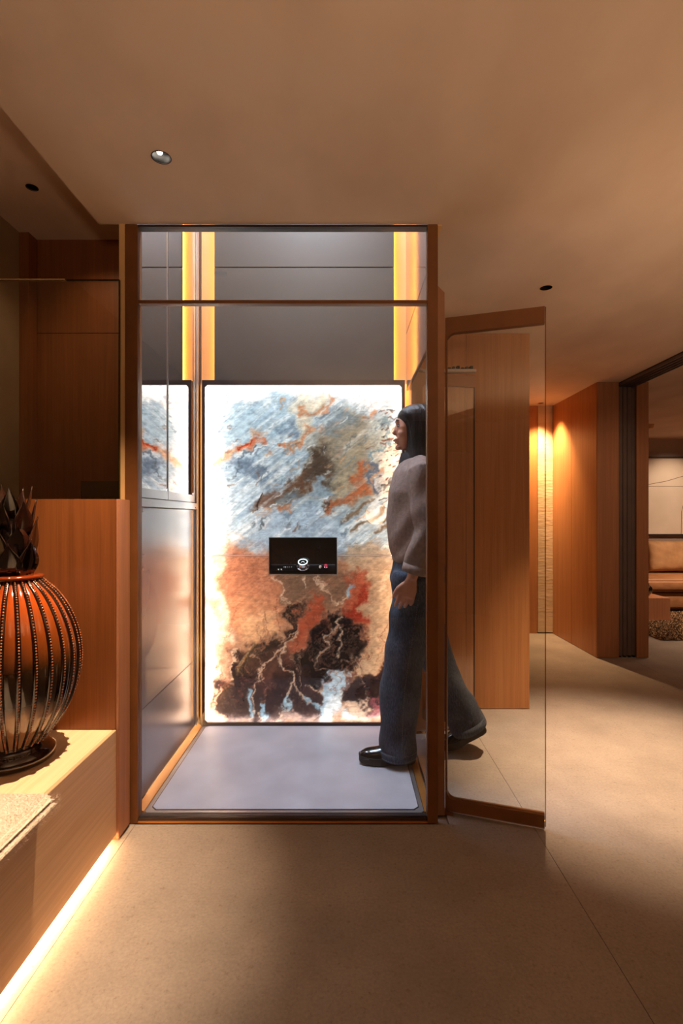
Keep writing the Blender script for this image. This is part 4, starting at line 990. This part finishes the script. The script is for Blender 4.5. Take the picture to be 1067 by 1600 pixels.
# eyes, brows, lips
for s_ in (-1, 1):
    MB().ell((HX-0.0805, HY+s_*0.030, HZ+0.006), (0.0115, 0.0125, 0.0095), 16, 10).make('eye', plain('eye_white', srgb(150, 138, 132), 0.4), body_, smooth=True)
    MB().ell((HX-0.0897, HY+s_*0.030, HZ+0.006), (0.0035, 0.0055, 0.0055), 14, 8).make('iris', plain('dark_iris', srgb(30, 20, 16), 0.1), body_, smooth=True)
    MB().limb([(HX-0.0955, HY+s_*0.014, HZ+0.032), (HX-0.0945, HY+s_*0.030, HZ+0.036), (HX-0.084, HY+s_*0.046, HZ+0.032)], [0.0025, 0.003, 0.0018], 8).make('eyebrow', M['hair'], body_, smooth=True)
    MB().limb([(HX-0.0920, HY+s_*0.018, HZ+0.013), (HX-0.0935, HY+s_*0.030, HZ+0.0155), (HX-0.084, HY+s_*0.044, HZ+0.012)], [0.0012, 0.0016, 0.0012], 6).make('eyelashes', M['hair'], body_, smooth=True)
MB().limb([(HX-0.098, HY-0.019, HZ-0.0600), (HX-0.104, HY-0.008, HZ-0.0575), (HX-0.105, HY, HZ-0.0600), (HX-0.104, HY+0.008, HZ-0.0575), (HX-0.098, HY+0.019, HZ-0.06)], [0.002, 0.0045, 0.0045, 0.0045, 0.002], 10).make('lips', plain('lip_colour', srgb(158, 84, 78), 0.4), body_, smooth=True)

# --- hair: cap and long fall behind the cheek
h = MB(); rings = []
for z_, fr_, bk_, hw_ in ((0.1145, 0.005, 0.055, 0.016), (0.111, -0.028, 0.080, 0.044), (0.098, -0.058, 0.102, 0.066), (0.078, -0.080, 0.116, 0.080), (0.055, -0.088, 0.124, 0.087), (0.035, -0.080, 0.128, 0.091), (0.012, -0.068, 0.130, 0.094),
                        (-0.02, -0.058, 0.129, 0.094), (-0.06, -0.050, 0.126, 0.092), (-0.10, -0.050, 0.124, 0.092), (-0.14, -0.056, 0.126, 0.096), (-0.175, -0.060, 0.130, 0.102), (-0.21, -0.052, 0.132, 0.104), (-0.24, -0.01, 0.130, 0.09), (-0.262, 0.05, 0.125, 0.05)):
    rg = []; cxh = (fr_+bk_)/2; rxh = (bk_-fr_)/2
    for k in range(40):
        a = 2*math.pi*k/40; c_, s_ = math.cos(a), math.sin(a)
        rg.append(Vector((HX+cxh+rxh*abs(c_)**0.8*(1 if c_ > 0 else -1), HY+hw_*abs(s_)**0.8*(1 if s_ > 0 else -1), HZ+z_)))
    rings.append(rg)
h.loft(rings)
rp = np.random.RandomState(4)
remeshed(h, 'hair', M['hair'], 0.0055, 5, lambda c: 0.0011*np.sin(c[:, 1]*170+c[:, 0]*230+np.sin(c[:, 2]*9)*1.5))
# --- clothes
def folds(a, f, ang=0.6, ph=0.0):
    def fn(c):
        return a*(np.sin((c[:, 2]+c[:, 0]*ang)*f+ph+2*np.sin(c[:, 1]*9+c[:, 2]*5))*0.6+np.sin((c[:, 2]*0.6-c[:, 0]*1.4)*f*1.7+3*np.sin(c[:, 2]*7))*0.4)
    return fn
j = MB()
j.limb([(0.368, HY, 1.455), (0.362, HY, 1.425), (0.350, HY, 1.37), (0.338, HY, 1.28), (0.340, HY, 1.18), (0.346, HY, 1.08), (0.350, HY, 1.00), (0.352, HY, 0.965)],
       [(0.060, 0.075), (0.085, 0.125), (0.108, 0.178), (0.128, 0.185), (0.134, 0.180), (0.136, 0.178), (0.130, 0.176), (0.118, 0.165)], 30)
for sh, el, wr, s_ in (((0.350, 2.275, 1.372), (0.365, 2.235, 1.115), (0.312, 2.250, 0.925), -1), ((0.360, 2.625, 1.372), (0.42, 2.665, 1.13), (0.405, 2.648, 0.925), 1)):
    j.limb([(0.358, HY+s_*0.09, 1.41), sh, tuple((Vector(sh)+Vector(el))/2), el, tuple((Vector(wr)+Vector(el))/2), wr], [(0.06, 0.05), (0.070, 0.062), (0.066, 0.060), (0.060, 0.056), (0.058, 0.052), (0.056, 0.048)], 20)
remeshed(j, 'jacket', M['jacket'], 0.0075, 3, folds(0.0055, 34, -0.8))
MB().limb([(0.338, HY, 1.40), (0.330, HY, 1.445), (0.332, HY, 1.475)], [(0.085, 0.09), (0.066, 0.075), (0.058, 0.064)], 28).make('collar', M['shirt'], wo, smooth=True)
for wr, el in (((0.311, 2.2505, 0.922), (0.365, 2.235, 1.115)), ((0.4049, 2.6478, 0.922), (0.42, 2.665, 1.13))):
    d = (Vector(wr)-Vector(el)).normalized(); w_ = Vector(wr)
    MB().limb([tuple(w_-d*0.035), tuple(w_+d*0.002)], [(0.0605, 0.0525), (0.0585, 0.0505)], 24).make('cuff', M['jacket'], wo, smooth=True)
t = MB()
t.limb([(0.352, HY, 1.00), (0.355, HY, 0.95), (0.358, HY, 0.88), (0.360, HY, 0.80)], [(0.112, 0.150), (0.126, 0.172), (0.134, 0.182), (0.110, 0.150)], 28)
t.limb([(0.340, 2.375, 0.90), (0.322, 2.370, 0.78), (0.305, 2.366, 0.66), (0.282, 2.365, 0.52), (0.262, 2.366, 0.38), (0.254, 2.368, 0.24), (0.250, 2.370, 0.12), (0.250, 2.370, 0.058)],
       [(0.115, 0.100), (0.104, 0.096), (0.096, 0.090), (0.092, 0.086), (0.092, 0.086), (0.091, 0.088), (0.088, 0.088), (0.084, 0.086)], 26)
t.limb([(0.368, 2.525, 0.90), (0.385, 2.528, 0.76), (0.410, 2.530, 0.64), (0.440, 2.530, 0.52), (0.485, 2.530, 0.40), (0.540, 2.528, 0.28), (0.598, 2.526, 0.170), (0.622, 2.525, 0.118)],
       [(0.112, 0.100), (0.100, 0.094), (0.092, 0.090), (0.086, 0.086), (0.084, 0.086), (0.086, 0.088), (0.092, 0.090), (0.088, 0.088)], 26)
remeshed(t, 'jeans', M['denim'], 0.0075, 3, folds(0.0068, 26, 1.3, 1.0))
def hem(pts, rads):
    m = MB().limb(pts, rads, 30); return m.make('hem', M['denim'], wo, smooth=True)
hem([(0.2500, 2.370, 0.088), (0.250, 2.370, 0.052)], [(0.0895, 0.0895), (0.0875, 0.0885)])
hem([(0.608, 2.5255, 0.148), (0.6235, 2.525, 0.114)], [(0.0935, 0.0915), (0.0915, 0.0905)])
st_ = MB()
for k in range(44):
    a = 2*math.pi*k/44
    for zz, rr2 in ((0.086, 1.005), (0.060, 1.01)):
        p = Vector((0.25+0.0895*rr2*math.cos(a), 2.37+0.0895*rr2*math.sin(a), zz)); tg = Vector((-math.sin(a), math.cos(a), 0))*0.0038
        st_.limb([tuple(p-tg), tuple(p+tg)], [0.0011, 0.0011], 5)
for k in range(70):
    z_ = 0.11+k*0.0105; x_ = np.interp(z_, [0.06, 0.24, 0.38, 0.52, 0.66, 0.78, 0.9], [0.250, 0.254, 0.262, 0.282, 0.305, 0.322, 0.340]); y_ = np.interp(z_, [0.06, 0.24, 0.52, 0.66, 0.78, 0.9], [2.370-0.0925, 2.368-0.0925, 2.365-0.091, 2.366-0.095, 2.370-0.100, 2.375-0.104])
    st_.limb([(x_+0.008, y_, z_), (x_+0.008, y_, z_+0.006)], [0.0010, 0.0010], 5)
st_.make('stitching', M['stitch'], wo)['kind'] = 'stuff'
# --- shoes
def shoe(heel, toe, up, label):
    heel = Vector(heel); toe = Vector(toe); f = (toe-heel); L = f.length; f.normalize(); up = Vector(up); up = (up-f*up.dot(f)).normalized(); s = f.cross(up)
    def ringat(t, hw, z0, z1, n=18):
        out = []
        for k in range(n):
            a = 2*math.pi*k/n; y = math.cos(a)*hw; zc = math.sin(a)
            z = z0 if zc < 0 else z0+(z1-z0)*zc**0.7
            out.append(heel+f*(t*L)+s*y*(1.0 if zc < 0.1 else 1-0.15*zc)+up*z)
        return out
    so_ = MB(); rings = []
    for zz, gr in ((0.0, 0.97), (0.006, 1.0), (0.030, 1.0), (0.033, 0.98)):
        rg = []
        for k in range(40):
            a = 2*math.pi*k/40; x = math.cos(a); y = math.sin(a)
            t = 0.5+0.5*(abs(x)**0.75)*(1 if x > 0 else -1); w_ = (0.047 if x > 0 else 0.040)*(abs(y)**0.75)*(1 if y > 0 else -1)
            if -0.6 < x < 0.1: w_ *= 0.90
            rg.append(heel+f*((0.5+(t-0.5)*gr)*L)+s*w_*gr+up*(zz + (0.010*max(0, t-0.75)*4*(1 if zz < 0.02 else 0.8))))
        rings.append(rg)
    so = so_.loft(rings).make('sole', M['sole'], wo, smooth=False)
    u_ = MB(); rs_ = []
    for tt, hw, zt in ((0.015, 0.020, 0.055), (0.05, 0.033, 0.085), (0.15, 0.037, 0.105), (0.30, 0.037, 0.108), (0.42, 0.038, 0.100), (0.55, 0.041, 0.082), (0.68, 0.044, 0.074), (0.80, 0.044, 0.071), (0.90, 0.038, 0.066), (0.96, 0.027, 0.056), (0.985, 0.014, 0.046)):
        rs_.append(ringat(tt, hw, 0.028, zt))
    sh = u_.loft(rs_).make('shoe', M['leather'], wo, smooth=True)
    md = sh.modifiers.new('sub', 'SUBSURF'); md.levels = 1; md.render_levels = 1
    w = MB(); rings = []
    pts = []
    for k in range(41):
        a = 2*math.pi*k/40; x = math.cos(a); y = math.sin(a); t = 0.5+0.5*(abs(x)**0.75)*(1 if x > 0 else -1)
        w_ = (0.0475 if x > 0 else 0.0405)*(abs(y)**0.75)*(1 if y > 0 else -1)
        if -0.6 < x < 0.1: w_ *= 0.90
        pts.append(tuple(heel+f*(t*L)+s*w_+up*(0.034+0.008*max(0, t-0.75)*4)))
    for a_, b_ in zip(pts[:-1], pts[1:]):
        w.limb([a_, b_], [0.0018, 0.0018], 6)
    w.make('welt', M['sole'], so)
    return sh
shoe((0.335, 2.372, 0.0215), (0.068, 2.366, 0.0215), (0, 0, 1), 'left')
shoe((0.712, 2.527, 0.105), (0.492, 2.523, 0.0015), (0.42, 0, 1), 'right')
